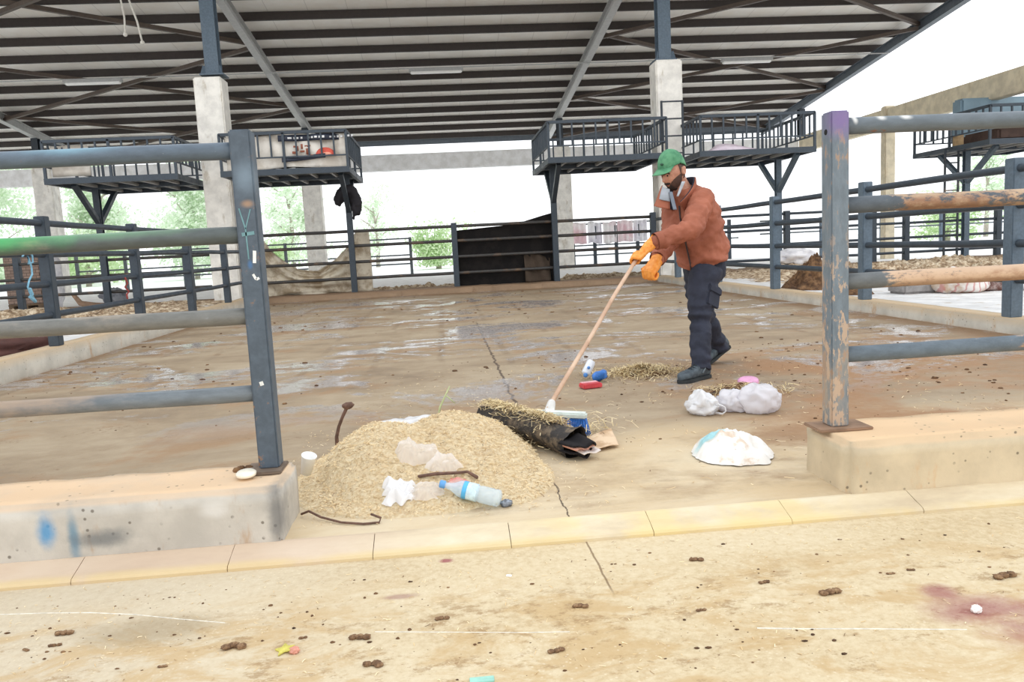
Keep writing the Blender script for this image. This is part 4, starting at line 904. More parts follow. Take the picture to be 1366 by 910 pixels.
MB().lathe([(.0342,.083),(.0352,.085),(.0352,.098),(.0342,.1)], 28, ba, ax).build('blue_band', plain('band_blue', S(84,176,228), .35), e, True)
MB().lathe([(.0338,.1),(.0346,.102),(.0346,.138),(.0338,.14)], 28, ba, ax).build('label_wrap', plain('label_pale', S(206,230,242), .35, .15, 60), e, True)
mb = MB(); mb.ball((.19,2.92,.012), (.021,.015,.014), 18, 12, lambda d: crumple(d, 3, 2.2)); 
for v in mb.v: v.z = max(v.z, .001)
rooted(mb, 'torn_wrapper', plain('wrapper_dark', S(120,126,136), .4, .75, 60), (.19,2.92,0), True, label='small dark and white torn wrapper at the bottle base', cat='wrapper')
# films on the heap
def film(c, w, d, h, s, name, lab, m=FILM, yaw=0., n=(36,26)):
    def f(u, v):
        x = (u-.5)*w*(1-.5*abs(v-.5))*(1+.5*nz((v*4,s,1),1)); y = (v-.5)*d*(1+.5*nz((u*4,s,2),1))
        ed = min(1, 5*u, 5*(1-u), 5*v, 5*(1-v))
        z = .62*h*ed**.7*(.6+.7*nz((u*2.2+s,v*2.2,s),1)+.35*abs(nz((u*5,v*5,s+3),1))) + .005*nz((u*9,v*9,s),1)
        X, Y_ = c[0]+x*cos(yaw)-y*sin(yaw), c[1]+x*sin(yaw)+y*cos(yaw); return (X, Y_, max(heap_z(X, Y_), 0)+.006+max(0, z))
    return rooted(MB().grid(f, *n), name, m, (c[0], c[1], max(0, heap_z(c[0], c[1]))), True, label=lab, cat='plastic film')
film((-.155,3.27), .19, .14, .09, 2, 'plastic_film', 'translucent crumpled plastic film on top of the straw heap behind the twig')
film((-.045,3.16), .14, .09, .055, 5, 'plastic_film', 'second lower lobe of clear plastic film against the twig')
film((-.225,3.0), .13, .1, .075, 7, 'plastic_film', 'milky plastic scrap beside the bottle cap, on the far side from the wrapper', BAG)
film((-.125,2.98), .16, .08, .045, 9, 'plastic_film', 'clear twisted plastic touching the bottle cap')
film((-.26,4.36), .5, .22, .10, 11, 'plastic_sheet', 'long flat white plastic sheet behind the straw heap', BAG, .38)
film((.01,3.03), .09, .05, .015, 12, 'red_scrap', 'thin red and pink plastic scrap behind the bottle', m_plastic('scrap_red', S(232,150,140), .3, .4, .8, S(244,214,206)))
# cup
cp = at(411,619,3.3); mb = MB(); mb.lathe([(0,.004),(.022,.0),(.031,.085),(.033,.088),(.031,.088),(.02,.006)], 26)
mb.xform(Matrix.Translation(cp+V((-.012,0,-.04)))@Matrix.Rotation(.28,4,'Y')@Matrix.Rotation(.25,4,'X'))
rooted(mb, 'paper_cup', plain('cup_white', S(248,248,246), .5, .03), cp+V((-.012,0,-.04)), True, label='white paper cup stuck in the heap beside the plinth end', cat='cup')
# twigs, stick, stalk, wire
tw = plain('twig', S(104,78,66), .85, .3, 40); tg = plain('green_stalk', S(190,200,150), .7)
def onheap(x, y, dz=.008): return V((x, y, max(0, heap_z(x, y))+dz))
rooted(MB().tube([onheap(-.145,3.08,.016),onheap(-.08,3.075,.016),onheap(0,3.075,.018),onheap(.05,3.085,.016),onheap(.085,3.07,.018)], [.0065,.007,.0065,.006,.008], 8, True, True), 'twig', tw, onheap(-.145,3.08,0), True, label='short brown twig lying across the straw heap', cat='twig')
b0 = at(449,585,4.0); mb = MB(); mb.tube([b0+V((0,0,-.06)), at(449,583,4.0), at(452,569,4.0), at(457,556,4.0), at(462,545,4.0)], [.011,.0095,.0085,.0085,.009], 9, True, True); mb.ball(at(464.5,541,4.0), (.03,.022,.018), 14, 9, lambda d: 1+.3*nz(d, 2))
rooted(mb, 'crooked_stick', tw, b0+V((0,0,-.06)), True, label='dark crooked stick with a knobbed tip standing in the heap', cat='stick')
mb = MB(); b0 = at(583,556,4.4); mb.tube([b0+V((0,0,-.03)), at(587,543,4.4), at(593,530,4.4), at(600,515,4.4)], [.006,.006,.005,.003], 7, True); mb.tube([at(594,527,4.4), at(600,532,4.4), at(607,538,4.4)], [.004,.0035,.002], 6)
rooted(mb, 'green_stalk', tg, b0+V((0,0,-.03)), True, label='thin pale green stalk standing behind the straw heap', cat='stalk')
rooted(MB().tube([flo(402,686,.012),flo(412,682,.03),flo(428,690,.014),flo(455,697,.008),flo(485,699,.006),flo(506,697,.006),flo(508,691,.02),flo(495,686,.03)], .0045, 8), 'old_wire', tw, flo(402,686,0), True, label='old brown wire curling from the heap toe beside the plinth', cat='wire')
# things on the plinth
mb = MB(); mb.lathe([(0,.016),(.03,.016),(.037,.01),(.035,0),(0,0)], 24); mb.xform(Matrix.Translation((-.765,2.875,.212))@Matrix.Rotation(.1,4,'X'))
rooted(mb, 'cream_disc', plain('lid_cream', S(232,226,210), .5), (-.765,2.875,.212), True, label='cream round lid lying at the foot of the fence post', cat='lid')
mb = MB()
for k in range(9): 
    s = rs.uniform(.008,.018); mb.ball((-.86+.08*rs.random(), 2.95+.06*rs.random(), .2+s*.5), (s*1.4,s,s), 8, 6, lambda d: 1+.3*nz(d,2,k))
tag(mb.build('dung_crumbs', MAT['bdung'], None, True), 'brown dung crumbs behind the cream lid on the plinth', 'dung crumbs', kind='stuff')
# leaf and scraps on the aisle
p = flo(380,868,AZ); mb = MB(); mb.prism([(p.x+(.027 if k % 2 == 0 else .014)*cos(k*pi/5+.5)*(1+.2*nz((k,1,0),1)), p.y+(.034 if k % 2 == 0 else .018)*sin(k*pi/5+.5)) for k in range(10)], p.z+.001, p.z+.005)
for v in mb.v: v.z += .012*max(0, nz(v, 30, 2))
rooted(mb, 'yellow_leaf', plain('leaf_yellow', S(226,216,108), .7), p, True, label='small yellow green leaf with pointed tips on the aisle', cat='leaf')
p = flo(390,871,AZ); rooted(lump(p+V((.006,0,.006)), (.014,.012,.009), 2, .3, 2, AZ), 'pink_petal', plain('petal_pink', S(214,150,130), .7), p, True, label='small pinkish scrap touching the yellow leaf', cat='scrap')
p = flo(1303,817,AZ); rooted(lump(p+V((0,0,.008)), (.014,.012,.013), 4, .3, 2, AZ), 'white_scrap', plain('scrap_white', S(250,246,244), .5, .02), p, True, label='white scrap in the middle of the purple stain', cat='scrap')
p = flo(679,769,AZ); mb = MB().box((-.009,-.004,0),(.009,.004,.005)); mb.xform(Matrix.Translation(p)@Matrix.Rotation(-.4,4,'Z')); rooted(mb, 'cigarette_end', plain('cig_white', S(248,248,244), .6), p, False, .001, label='tiny white cigarette end on the aisle under the kerb', cat='cigarette end')
p = flo(643,908,AZ); mb = MB().box((-.03,-.012,0),(.03,.012,.004)); mb.xform(Matrix.Translation(p)); rooted(mb, 'green_scrap', plain('scrap_green', S(150,200,186), .5), p, False, .001, label='pale green packaging scrap at the bottom frame edge', cat='scrap')
# rolled dark sack with straw on it
ra = [V((.185,4.36,.05)), V((.265,4.16,.06)), V((.36,3.96,.066)), V((.45,3.77,.07)), V((.53,3.61,.066))]
e = empty('rolled_sack', (.36,4.17,0), 'dark rolled sack covered with straw in front of the broom', 'sack')
mb = MB(); mb.tube(ra+[V((.57,3.54,.062))], [.055,.068,.07,.068,.066,.076], 30)
for v in mb.v: v += V((.018*fbm(v,9,2), .018*fbm(v,9,4), .016*fbm(v,9,6))); v.z = max(v.z, .003)
t = NT('rolled_cloth'); n = t.noise(14, 6, .7); c = t.mix(t.rng(n, .46, .62, 0, .7), S(50,46,44), S(128,112,92)); mb.f = mb.f[:-1]
mb.build('cloth_roll', t.fin(c, .85, n, .6, .015), e, True)
c0 = V((.575,3.53,.056)); d0 = (ra[-1]-c0).normalized(); sx = d0.cross(V((0,0,1))).normalized(); sz = sx.cross(d0)
BKC = m_cloth('mouth_black', S(30,28,30), S(46,42,42), .5, 9.)
def lip(sg, L):
    def f(u, v):
        a = (u-.5)*2; op = .012+.028*(1-v)+.012*v*(1-a*a)
        return c0 - d0*(-.03+L*v*(1-.35*a*a)) + sx*(.088*a*(1-.25*v)) + sz*(sg*op*(1-.75*a*a) + .008*sin(u*11+sg)+.01*v*sg)
    return f
mb = MB(); mb.grid(lip(1, .13), 18, 8, .007)
mb.build('flap', BKC, e, True)
mb = MB(); mb.grid(lip(-1, .10), 18, 8, .007)
for v in mb.v: v.z = max(v.z, .006)
mb.build('flap', BKC, e, True)
mb = MB(); mb.grid(lambda u, v: c0 - d0*(-.02+.085*v) + sx*(.07*(u-.5)*2*(1-.2*v)) + sz*(.006*sin(u*9)+.004), 14, 6, .008)
mb.build('lining', plain('lining_salmon', S(222,166,146), .6, .3, 30), e, True)
mb = MB(); mb.grid(lambda u, v: c0 - d0*(.0+.09*v) + sx*(.05*(u-.5)*2+.02) + sz*(-.012+.005*sin(u*7)), 10, 5, .005)
mb.build('lining', plain('lining_white', S(234,222,214), .6, .1), e, True)
mb = MB()
def rp():
    k = rs.random()*3.6; i = int(k); p = ra[i].lerp(ra[i+1], k-i); d = (ra[i+1]-ra[i]).normalized(); s_ = d.cross(V((0,0,1))).normalized(); an = rs.gauss(.55,.6); r = .072+rs.random()*.03
    q = p - s_*sin(an)*r*1.1 + V((0,0,cos(an)*r)); return V((q.x, q.y, max(.006, q.z)))
strands(mb, 2300, rp, .02, .07, .0016, .4); 
def rp2(): return V((rs.gauss(.5,.12), rs.gauss(4.0,.13), abs(rs.gauss(0,.03))+.01))
strands(mb, 2200, rp2, .03, .09, .0016, .4)
tag(mb.build('straw_cover', DULL, e, recalc=False), kind='stuff')
# torn sack paper lying at the roll mouth
def pap(u, v):
    x = .60+.20*u; y = 3.55+.26*v*(1-.35*u)+.1*u; k = sin(pi*u)*.02
    return (x, y, .008+k*.5+.035*(u**2)*(.3+v)+.01*nz((x,y,0),12,2))
rooted(MB().grid(pap, 20, 16, .004), 'paper_flap', m_cloth('paper_tan', S(222,196,166), S(176,140,104), .7, 9.), (.7,3.85,.0), True, label='stiff tan paper flap strewn with straw beside the roll mouth', cat='paper')
# broom
BH = flo(748,553,.125); e = empty('broom', (.6,4.25,0), 'push broom with a wooden handle, white head and blue bristles', 'broom')
h0 = flo(731,546,.15); hand = at(850,343,5.2); top = h0+(hand-h0)*1.045
hd = MB(); hx_ = (V((1,-.28,-.06))).normalized(); hy_ = V((.28,1,0)).normalized()
def hb(c, lx, ly, lz): 
    m = MB(); m.box((-lx,-ly,-lz),(lx,ly,lz)); R = Matrix((hx_, hy_, hx_.cross(hy_))).transposed().to_4x4(); return m.xform(Matrix.Translation(c)@R)
hb(BH, .135, .032, .016).build('head_block', plain('head_white', S(214,222,216), .5), e, bevel=.008)
MB().tube([h0+V((.0,-.01,-.03)), h0+(hand-h0).normalized()*.05], [.03,.022], 16, True, True).build('socket', plain('socket_white', S(226,224,220), .5), e, True)
HN = NT('broom_wood'); n = HN.noise(6, 5, .6, st=(1,1,.2)); c = HN.mix(HN.rng(n,.35,.65), S(212,182,156), S(188,152,126)); 
MB().tube([h0+(top-h0)*i/12+V((0,0,.004*sin(i))) for i in range(13)], .0125, 14, True).build('handle', HN.fin(c, .6, n, .1), e, True)
bm_ = MB(); rb = random.Random(5)
for i in range(34):
    for j in range(5):
        p = BH + hx_*(-.128+.256*i/33) + hy_*(-.024+.048*j/4) - V((0,0,.012))
        q = p + hx_*((i-16.5)*.0012+rb.gauss(0,.004)) + hy_*((j-2)*.008+rb.gauss(0,.004)-.012) ; q.z = .008+rb.random()*.012
        bm_.tube([p, (p+q)/2+V((0,0,.002)), q], [.0032,.003,.0028], 5)
tag(bm_.build('bristles', plain('bristle_blue', S(44,108,190), .45, .25, 60), e, True), kind='stuff')

# ------------------------------------------------------------------ the man sweeping
Fw = V((-.86, -.51, 0)).normalized(); Lf = V((.51, -.86, 0)).normalized(); UP = V((0,0,1))
Pv = at(941,352,5.62); Ck = at(921,288,5.57); Nk = at(913,254,5.52)
HC = at(898,229,5.50)                                        # head centre
hf_ = (Fw*cos(radians(22)) - UP*sin(radians(22))).normalized(); hl_ = Lf; hu_ = hl_.cross(hf_)*-1
if hu_.z < 0: hu_ = -hu_
# tilt towards the way he looks
def HP(l, f, u): return HC + hl_*l + hf_*f + hu_*u
def headpt(d, off=0.):
    """point on the head surface for a unit direction d=(left, front, up)"""
    l, f, u = d
    w = .078; dp = .099; h = .126
    p = V((l*w, f*dp, u*h))
    if u < 0:                                                # jaw narrows
        k = 1-.30*(-u)**1.4; p.x *= k
        if f < 0: p.y *= 1-.45*(-u)
        else: p.y *= 1+.04*(-u)
    if f > 0: p.x *= 1-.10*f
    def g(a, b, s): return math.exp(-((l-a)**2+(u-b)**2)/(2*s*s)) if f > 0 else 0
    n = .034*g(0,-.22,.085)+.022*g(0,-.06,.075)+.012*g(0,.1,.07)   # nose
    n += .006*(g(.28,.22,.12)+g(-.28,.22,.12))                   # brow
    n -= .011*(g(.33,.05,.10)+g(-.33,.05,.10))                   # eye sockets
    n += .005*(g(.45,-.16,.16)+g(-.45,-.16,.16))                 # cheeks
    n += .007*g(0,-.47,.09)-.003*g(0,-.54,.04)+.006*g(0,-.6,.07) # lips
    n += .010*g(0,-.82,.16)                                      # chin
    p.y += n
    p += V((l,f,u))*off
    return HP(*p)
def headgrid(cond, off, n=72, m=48, thick=.004):
    mb = MB(); idx = {}
    def dirn(i, j):
        th = pi*(i+.0)/m; ph = 2*pi*(j % n)/n; return (sin(th)*cos(ph), sin(th)*sin(ph), cos(th))
    F = []
    for i in range(m):
        for j in range(n):
            c = [(i,j),(i+1,j),(i+1,(j+1)%n),(i,(j+1)%n)]
            ds = [dirn(*q) for q in c]; av = V(ds[0])+V(ds[2]); av.normalize()
            if cond(av.x, av.y, av.z): F.append([(q[0], q[1]) for q in c])
    for f in F:
        for q in f:
            for s in (0, 1):
                if (q, s) not in idx:
                    d = dirn(*q); idx[(q, s)] = len(mb.v); o_ = off(d) if callable(off) else off
                    mb.v.append(headpt(d, o_ if s == 0 else o_-thick))
    cnt = {}
    for f in F:
        mb.f.append(tuple(idx[(q,0)] for q in f)); mb.f.append(tuple(idx[(q,1)] for q in reversed(f)))
        for a, b in zip(f, f[1:]+f[:1]): cnt[(a,b)] = 1
    for (a, b) in cnt:
        if (b, a) not in cnt: mb.f.append((idx[(a,0)], idx[(a,1)], idx[(b,1)], idx[(b,0)]))
    return mb
# --- joints
shL, elL, wrL = at(937,268,5.41), at(921,308,5.24), at(872,323,5.18)
shR, elR, wrR = at(899,266,5.74), at(897,317,5.56), at(876,347,5.33)
hipL, knL, anL = at(943,366,5.52), at(935,431,5.40), at(935,488,5.30)
hipR, knR, anR = at(931,364,5.72), at(939,416,5.80), at(960,463,5.93)
SP = (Nk-Pv).normalized(); BK_ = Lf.cross(SP).normalized()          # spine and front-back axis
if BK_.dot(Fw) < 0: BK_ = -BK_
# --- skin body: one continuous surface, slimmer than the clothes
mb = MB()
mb.ball((0,0,0), 1, 72, 48); nh = len(mb.v)
mb.v = [headpt(v) for v in mb.v]
for s in (1, -1):                                             # ears
    ec = HP(s*.080, -.012, -.005)
    mb.loft([(ec+hl_*(s*t_)+hf_*(-.006*t_/.02), (hu_*.031+hf_*(-.006))*k, hf_*.019*k) for t_, k in ((-.012,.7),(0,.8),(.008,1.),(.014,.92),(.012,.5))], 18)
mb.tube([HP(0,-.02,-.05), HP(0,-.03,-.10), Nk-SP*.02, Nk-SP*.1], [.058,.056,.062,.09], 20)
mb.loft([(Pv-SP*.02, Lf*.15, BK_*.10),(Pv+SP*.15, Lf*.145, BK_*.095),(Ck, Lf*.17, BK_*.10),(Nk-SP*.08, Lf*.15, BK_*.08),(Nk-SP*.02, Lf*.08, BK_*.06)], 24)
for a, b, c in ((shL,elL,wrL),(shR,elR,wrR)): mb.tube([a, a.lerp(b,.5), b, b.lerp(c,.5), c], [.05,.045,.04,.036,.028], 14, True, True)
for a, b, c in ((hipL,knL,anL),(hipR,knR,anR)): mb.tube([a, a.lerp(b,.5), b, b.lerp(c,.35), c], [.085,.072,.052,.05,.036], 14, True, True)
SK = NT('skin'); n = SK.noise(40, 4); c = SK.mix(SK.rng(n,.3,.7), S(176,122,100), S(204,150,126)); 
SKM = SK.fin(c, .5, n, .1, .002); SK.b.inputs['Subsurface Weight'].default_value = .08; SK.b.inputs['Subsurface Radius'].default_value = (.01,.004,.002)
me = remeshed(mb, .0048, 2); me.name = 'person'
foot = V((1.75, 5.35, 0))
for v in me.vertices: v.co -= foot
me.materials.clear()
man = link('person', me, SKM, None, True, 0, False); man.location = foot
tag(man, 'man in green cap, rust brown jacket and orange gloves, bending over a broom', 'person')
# --- hair, beard, brows, eyes
HR = plain('hair_dark', S(46,36,32), .75, .4, 90, bstr=.4); ST = plain('stubble', S(84,62,54), .75, .3, 120, bstr=.4)
def beard(l, f, u):
    if f < -.05: return False
    lip = (l/.20)**2+((u+.53)/.06)**2 < 1
    must = abs(l) < .34 and -.47 < u < -.35-.12*abs(l)
    jaw = u < -.60+.55*max(0,abs(l)-.15) and u > -.985 and f > .02
    return (jaw or must) and not lip
headgrid(lambda l,f,u: beard(l,f,u) and abs(l) < .36, lambda d: .005+.004*max(0, d[1]), 160, 110, .007).build('beard', HR, man, True)
headgrid(lambda l,f,u: beard(l,f,u) and abs(l) >= .34, lambda d: .0025, 160, 110, .006).build('beard_stubble', ST, man, True)
headgrid(lambda l,f,u: (abs(l) > .55 and -.35 < f < .25 and -.3 < u < .55 and f < .14) or (f <= -.2 and -.45 < u < .55), .003, 96, 64, .006).build('hair', ST, man, True)
for s in (1, -1):
    br = MB(); br.tube([headpt(V(p).normalized(), .003) for p in ((s*.10,.9,.12),(s*.26,.9,.18),(s*.42,.85,.17),(s*.55,.8,.09))], [.005,.007,.0065,.004], 8, True, True); br.build('eyebrow', HR, man, True)
    ey = MB(); ey.ball(headpt(V((s*.31,.93,.02)).normalized(), -.0075), .0125, 16, 12); eo = ey.build('eye', plain('eye_white', S(220,210,205), .3, .03), man, True)
    ir = MB(); ir.ball(headpt(V((s*.31,.93,.01)).normalized(), .001), .0068, 12, 8); ir.build('iris', plain('iris_dark', S(40,28,22), .2, .05), eo, True)
    li = MB(); li.grid(lambda u, v, s=s: headpt(V((s*(.17+.29*u), .93, .03+.065*v+.03*sin(pi*u))).normalized(), .001+.004*sin(pi*u)*(1-v)), 10, 4, .002); li.build('eyelid', SKM, man, True)
MB().tube([headpt(V(p).normalized(), .002) for p in ((-.17,.9,-.54),(-.06,.9,-.51),(0,.9,-.52),(.06,.9,-.51),(.17,.9,-.54))], [.002,.005,.0055,.005,.002], 8, True, True).build('lips', plain('lip', S(150,86,80), .5), man, True)
# --- cap
CG = NT('cap_green'); n = CG.noise(60, 3); n2 = CG.noise(14, 4); c = CG.mix(CG.rng(n2,.35,.65), S(64,124,90), S(96,154,116)); CGM = CG.fin(c, .85, n, .3, .004)
def capline(l, f): return .40 if f > 0 else .40-.44*(-f)
cap = headgrid(lambda l,f,u: u > capline(l,f)-.02, lambda d: .012+.024*max(0,d[2])**1.5+.004*d[1]*(1-d[2]), 96, 72, .006)
co_ = cap.build('cap', CGM, man, True)
def brim(u, v):
    an = (u-.5)*2*1.12
    r = .018+.085*v*(cos(an*.95)**.5 if abs(an) < 1.5 else 0); b_ = V((sin(an), cos(an), .44)).normalized()
    q = headpt((b_.x, b_.y, b_.z), .014); out = (hf_*.97 - hu_*.16).normalized(); return q + out*(r-.018) - hu_*(.016*v*abs(sin(an))*1.1)
MB().grid(brim, 30, 12, .004).build('brim', CGM, co_, True)
MB().ball(HP(0,-.004,.158), (.008,.008,.006), 12, 8).build('cap_button', CGM, co_, True)
em = MB(); em.ball(headpt(V((.16,.85,.62)).normalized(), .03), (.012,.012,.008), 12, 8); em.build('cap_emblem', plain('emblem_dark', S(46,80,62), .8), co_, True)
# --- jacket
JB = NT('jacket_rust'); n = JB.noise(90, 2); n2 = JB.noise(5, 4); c = JB.mix(JB.rng(n2,.3,.7), S(146,84,62), S(172,104,80)); JM = JB.fin(c, .8, JB.math('ADD', JB.math('MULTIPLY', n, .4), n2), .25, .01)
mb = MB()
hemc = Pv + (at(938,350,5.60)-Pv)
mb.loft([(hemc, Lf*.195, BK_*.150),(at(938,340,5.60), Lf*.205, BK_*.160),(at(934,323,5.60), Lf*.205, BK_*.158),(at(929,303,5.59), Lf*.208, BK_*.155),(at(923,282,5.57), Lf*.212, BK_*.142),(at(919,266,5.55), Lf*.185, BK_*.118),(at(916,256,5.53), Lf*.12, BK_*.09),(at(914,250,5.53), Lf*.08, BK_*.075)], 36, 2.2)
mb.tube([shL-V((0,0,.0)), shL.lerp(elL,.5), elL, elL.lerp(wrL,.5), wrL.lerp(elL,.08)], [.088,.083,.074,.066,.055], 20, True, True)
mb.tube([shR, shR.lerp(elR,.5), elR, elR.lerp(wrR,.5), wrR.lerp(elR,.1)], [.085,.08,.07,.062,.053], 20, True, True)
def jf(p, n):
    k = .010*fbm(p, 9, 2)
    for a, b, w, q in ((shL,elL,1,0),(elL,wrL,1,2),(shR,elR,1,4),(elR,wrR,1,6)):
        ab = b-a; t = max(0, min(1, (p-a).dot(ab)/ab.length_squared)); dd = (p-(a+ab*t)).length
        if dd < .11: k += .0085*sin(t*26+q+5*nz(p,7,3))*(1-dd/.16)*(.4+abs(nz(p,5,8)))
    h = (p-Pv).dot(SP)
    k += .011*sin(h*48+6*nz(p,5,1))*max(0, 1-abs(h-.05)/.16) + .011*sin(h*34+7*nz(p,4,6))*max(0, 1-abs(h-.28)/.2)
    return n*k
jk = fuse_build(mb, 'jacket', JM, man, .0085, 4, jf)
def sec(cpt, l, b_, an): return cpt + Lf*(l*cos(an)) + BK_*(b_*sin(an))
# zip line down the front (front faces BK_)
fr_ = [sec(at(915,254,5.53), .075,.085,1.5), sec(at(919,266,5.55),.185,.128,1.5), sec(at(923,282,5.57),.212,.150,1.5), sec(at(929,303,5.59),.21,.162,1.5), sec(at(934,323,5.60),.205,.166,1.5), sec(at(938,340,5.60),.205,.168,1.5), sec(hemc,.195,.158,1.5)]
MB().tube(fr_[1:], .006, 8, True).build('zip', plain('zip_dark', S(58,44,44), .6), jk, True)
sd = [sec(at(938,338,5.60), .205,.163,.75), sec(at(938,343,5.60), .208,.166,.45), sec(at(937,330,5.60),.21,.166,.35)]
MB().tube([sec(at(937,327,5.60), .207,.163,.75), sec(at(938,340,5.60), .207,.165,.55)], .004, 6, True).build('pocket_welt', plain('welt', S(96,52,40), .7), jk, True)
# collar: stands behind the neck and flares open towards the far side
def colr(off, z0):
    def f(u, v):
        an = radians(118) + radians(-236-56)*0 + (u-.5)*radians(300)          # 0 = back of the neck
        a = (u-.5)*radians(296); dirn_ = Lf*sin(a) - BK_*cos(a)
        front = max(0, abs(a)/radians(148)-.45)/.55
        rad = .088+off + v*(.012+.03*front) ; farside = max(0, -sin(a))*front
        base = at(914,252,5.53) - SP*(.03-z0) - SP*.085*front + BK_*.02
        return base + dirn_*(rad*(1+.0*v)+.045*farside*v) + BK_*(.03*front) + SP*(v*(.088-.018*front)) + (Fw*.05-Lf*.03)*farside*v
    return f
MB().grid(colr(0,0), 44, 8, .006).build('collar', JM, jk, True)
MB().grid(colr(-.008,.004), 44, 8, .004).build('collar_lining', plain('lining_navy', S(44,50,66), .8), jk, True)
def lapel(u, v):                                             # far front edge folded outwards, grey lining showing
    a = at(893,252,5.48).lerp(at(894,279,5.46), v); b_ = at(883,247,5.53).lerp(at(872,274,5.53), v)
    return a.lerp(b_, u) + Fw*(.03*sin(pi*u)) + UP*.004*sin(v*6)
MB().grid(lapel, 10, 12, .006).build('lapel', JM, jk, True)
def lapin(u, v): return lapel(.02+.66*u, .02+.60*v) - Fw*-.004 + V((.004,-.012,0))
MB().grid(lapin, 10, 12, .003).build('lapel_lining', plain('lining_grey', S(170,178,188), .8), jk, True)
MB().grid(lambda u, v: at(892,256,5.46).lerp(at(898,280,5.42), v)+(at(897,256,5.45)-at(892,256,5.46))*u, 6, 10, .004).build('shirt', plain('shirt_grey', S(120,130,144), .8), jk, True)
MB().grid(lambda u, v: at(902.5,262,5.42).lerp(at(909.5,242,5.43), v)+(at(909,240,5.41)-at(905,240,5.41))*u*(.7+.5*v), 6, 8, .004).build('collar_facing', plain('facing_grey', S(176,182,190), .8), jk, True)
# cuffs
for a, b in ((elL,wrL),(elR,wrR)):
    d = (b-a).normalized(); MB().tube([b-d*.06, b-d*.012], [.060,.058], 20, False).build('cuff', JM, jk, True)
# --- trousers
TN = NT('trousers_navy'); n = TN.noise(80, 2); n2 = TN.noise(6, 4); c = TN.mix(TN.rng(n2,.3,.7), S(34,38,52), S(48,53,70)); TM = TN.fin(c, .8, TN.math('ADD', n2, TN.math('MULTIPLY', n, .3)), .3, .01)
mb = MB()
mb.loft([(Pv+SP*.04, Lf*.165, BK_*.125),(Pv-SP*.04+Fw*.02, Lf*.165, BK_*.115),(Pv-SP*.12+Fw*.03, Lf*.15, BK_*.105)], 28, 2.2)
mb.tube([hipL+V((0,0,.04)), at(936,390,5.47), at(935,412,5.43), knL, at(934,460,5.34), at(935,484,5.305), at(935,493,5.295)], [.112,.105,.09,.078,.073,.070,.066], 22, True)
mb.tube([hipR+V((0,0,.04)), at(932,390,5.74), knR, at(949,442,5.86), at(960,461,5.93), at(962,467,5.94)], [.108,.098,.08,.073,.066,.062], 22, True)
def tf(p, n):
    k = .006*fbm(p, 8, 5)
    for a, b, q in ((hipL,knL,0),(knL,anL,3),(hipR,knR,1),(knR,anR,5)):
        ab = b-a; t = max(0, min(1, (p-a).dot(ab)/ab.length_squared)); dd = (p-(a+ab*t)).length
        if dd < .12: k += .008*sin(t*22+q+6*nz(p,6,2))*(.3+abs(nz(p,4,4)))*(1.6 if t > .8 else 1)
    return n*k
tr_ = fuse_build(mb, 'trousers', TM, man, .0085, 4, tf)
pk_ = MB(); kd = (hipL-knL).normalized(); sn = Lf; fd = sn.cross(kd).normalized()
pc = at(948,391,5.40)
def pocket(c, w, h, t, name):
    m_ = MB(); m_.box((-w/2,-t/2,-h/2),(w/2,t/2,h/2)); R = Matrix((fd, sn, kd)).transposed().to_4x4(); m_.xform(Matrix.Translation(c)@R); return m_.build(name, TM, tr_, bevel=.006)
pocket(hipL.lerp(knL,.44)+sn*.080, .125, .16, .03, 'cargo_pocket'); pocket(hipL.lerp(knL,.32)+sn*.092, .135, .05, .024, 'pocket_flap')
# --- shoes
SH = NT('shoe_slate'); n = SH.noise(30, 4); c = SH.mix(SH.rng(n,.35,.65), S(58,68,76), S(82,94,102)); SHM = SH.fin(c, .6, n, .25, .005)
SOL = plain('sole_dark', S(48,52,54), .8); LACE = plain('lace', S(40,46,50), .8); GREYP = plain('shoe_panel', S(120,132,140), .6)
def shoe(heel, toe, ankle):
    ax = (toe-heel).normalized(); sd_ = ax.cross(UP).normalized(); u_ = sd_.cross(ax)
    R = Matrix((ax, sd_, u_)).transposed().to_4x4(); M = Matrix.Translation(heel)@R
    mb = MB()
    secs = [(-.012,.028,.055,.03),(.0,.036,.085,.0),(.03,.040,.098,0),(.07,.041,.10,0),(.11,.041,.092,0),(.15,.044,.078,0),(.19,.048,.066,0),(.23,.050,.06,0),(.265,.044,.054,0),(.288,.028,.044,0),(.298,.012,.034,0)]
    L_ = []
    for x_, w, h, z0 in secs: L_.append((V((x_,0,.02+(h)/2)), V((0,w,0)), V((0,0,h/2))))
    mb.loft(L_, 26, 2.6); mb.tube([(.045,0,.07),(.05,0,.12)], [.046,.05], 20); mb.xform(M)
    so = fuse_build(mb, 'shoe', SHM, man, .005, 3)
    ol = [(-.016,.02),(-.014,.034),(.02,.042),(.08,.041),(.13,.042),(.19,.051),(.24,.05),(.28,.036),(.303,.014)]
    ol = ol + [(x_,-y_) for x_, y_ in reversed(ol)]
    m2 = MB(); m2.prism(ol, 0, .026); m2.xform(M); m2.build('sole', SOL, so, bevel=.004)
    for k in range(4):
        x_ = .10+.026*k; m3 = MB(); zt = .02+[.097,.088,.080,.073][k]; m3.tube([(x_,-.03,zt-.012),(x_+.006,0,zt+.004),(x_,.03,zt-.012)], .0035, 6, True); m3.xform(M); m3.build('lace', LACE, so, True)
    for s in (-1,1):
        m4 = MB(); m4.tube([(.10,s*.043,.05),(.075,s*.044,.08),(.06,s*.046,.10)], [.006,.006,.005], 8, True); m4.xform(M); m4.build('side_panel', GREYP, so, True)
hL = flo(943,504,0); tL = flo(903,513,0); tL = hL+(tL-hL).normalized()*.285
shoe(hL, tL, anL)
tR = flo(941,487,0); hR = tR + V((.225,.13,.10)); shoe(hR, tR, anR)
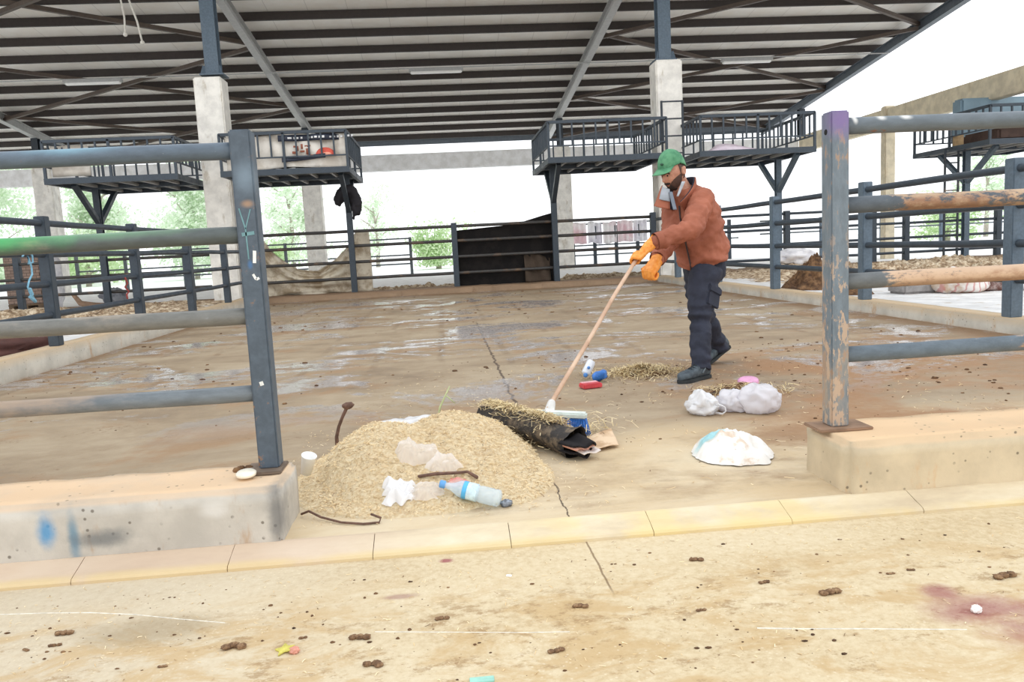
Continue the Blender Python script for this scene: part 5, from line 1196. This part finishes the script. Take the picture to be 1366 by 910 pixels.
# --- gloves: palm, four fingers and a thumb wrapped around a grip axis
GO = NT('glove_orange'); n = GO.noise(40, 4); c = GO.mix(GO.rng(n,.3,.7), S(236,142,44), S(250,172,84)); GOM = GO.fin(c, .5, n, .2, .004)
def glove(wrist, grip, axis, pal, gr, curl=4.3, spread=.0255, flip=1):
    """fingers stacked along axis, curling round grip; pal = direction from the grip to the knuckles/back of the hand"""
    ax = V(axis).normalized(); pn = V(pal); pn = (pn-ax*pn.dot(ax)).normalized(); tn = ax.cross(pn)*flip
    mb = MB(); back = grip+pn*(gr+.016)
    hd_ = (back-wrist)
    for k, (o, r, l) in enumerate(((-1.5,.0115,.92),(-.5,.0128,1.),(.5,.0128,.98),(1.5,.011,.8))):
        pts = []; rr = []
        kn = back + ax*(o*spread) - tn*.022 
        pts.append(wrist.lerp(kn,.45)+ax*(o*.004)); rr.append(r*1.25); pts.append(kn+pn*.004); rr.append(r*1.25)
        for q in range(7):
            an = curl*l*q/6; R_ = gr+.0145
            pts.append(grip+ax*(o*spread)+pn*(R_*cos(an))+tn*(R_*sin(an))); rr.append(r*(1.08-.035*q))
        mb.tube(pts, rr, 12, True, True)
    tp_ = [wrist.lerp(back,.35)-ax*.022*1-tn*.004, back-ax*.05-tn*.028, grip-ax*.052-tn*(gr+.014)+pn*.004, grip-ax*.045-tn*(gr+.008)-pn*(gr+.006), grip-ax*.036-pn*(gr+.014)+tn*.006]
    mb.tube(tp_, [.019,.0175,.0150,.0138,.012], 12, True, True)
    mid = wrist.lerp(back-tn*.012, .62); ln_ = (back-tn*.01-wrist)
    x1 = ax; z1 = ln_.normalized(); y1 = z1.cross(x1).normalized()
    mb.loft([(wrist-ln_*.25, x1*.048, y1*.044),(wrist, x1*.046, y1*.038),(wrist.lerp(back,.4), x1*.054, y1*.034),(back-tn*.015-ln_*.06, x1*.057, y1*.028),(back-tn*.008, x1*.052, y1*.02)], 22, 2.4)
    return fuse_build(mb, 'glove', GOM, man, .0032, 2, lambda p, n: n*.0018*fbm(p, 40, 4))
hdir = (hand-h0).normalized()
gL = glove(wrL+(hand-wrL).normalized()*.012, hand-hdir*.02, -hdir, (wrL-hand).normalized()*.6+UP*.65+V((0,-.2,0)), .0135)
gpR = at(868,366,5.28); 
gR = glove(wrR+(gpR-wrR).normalized()*.01, gpR, V((.55,-.75,-.1)), (Fw*.75-UP*.1), .016, 4.0)
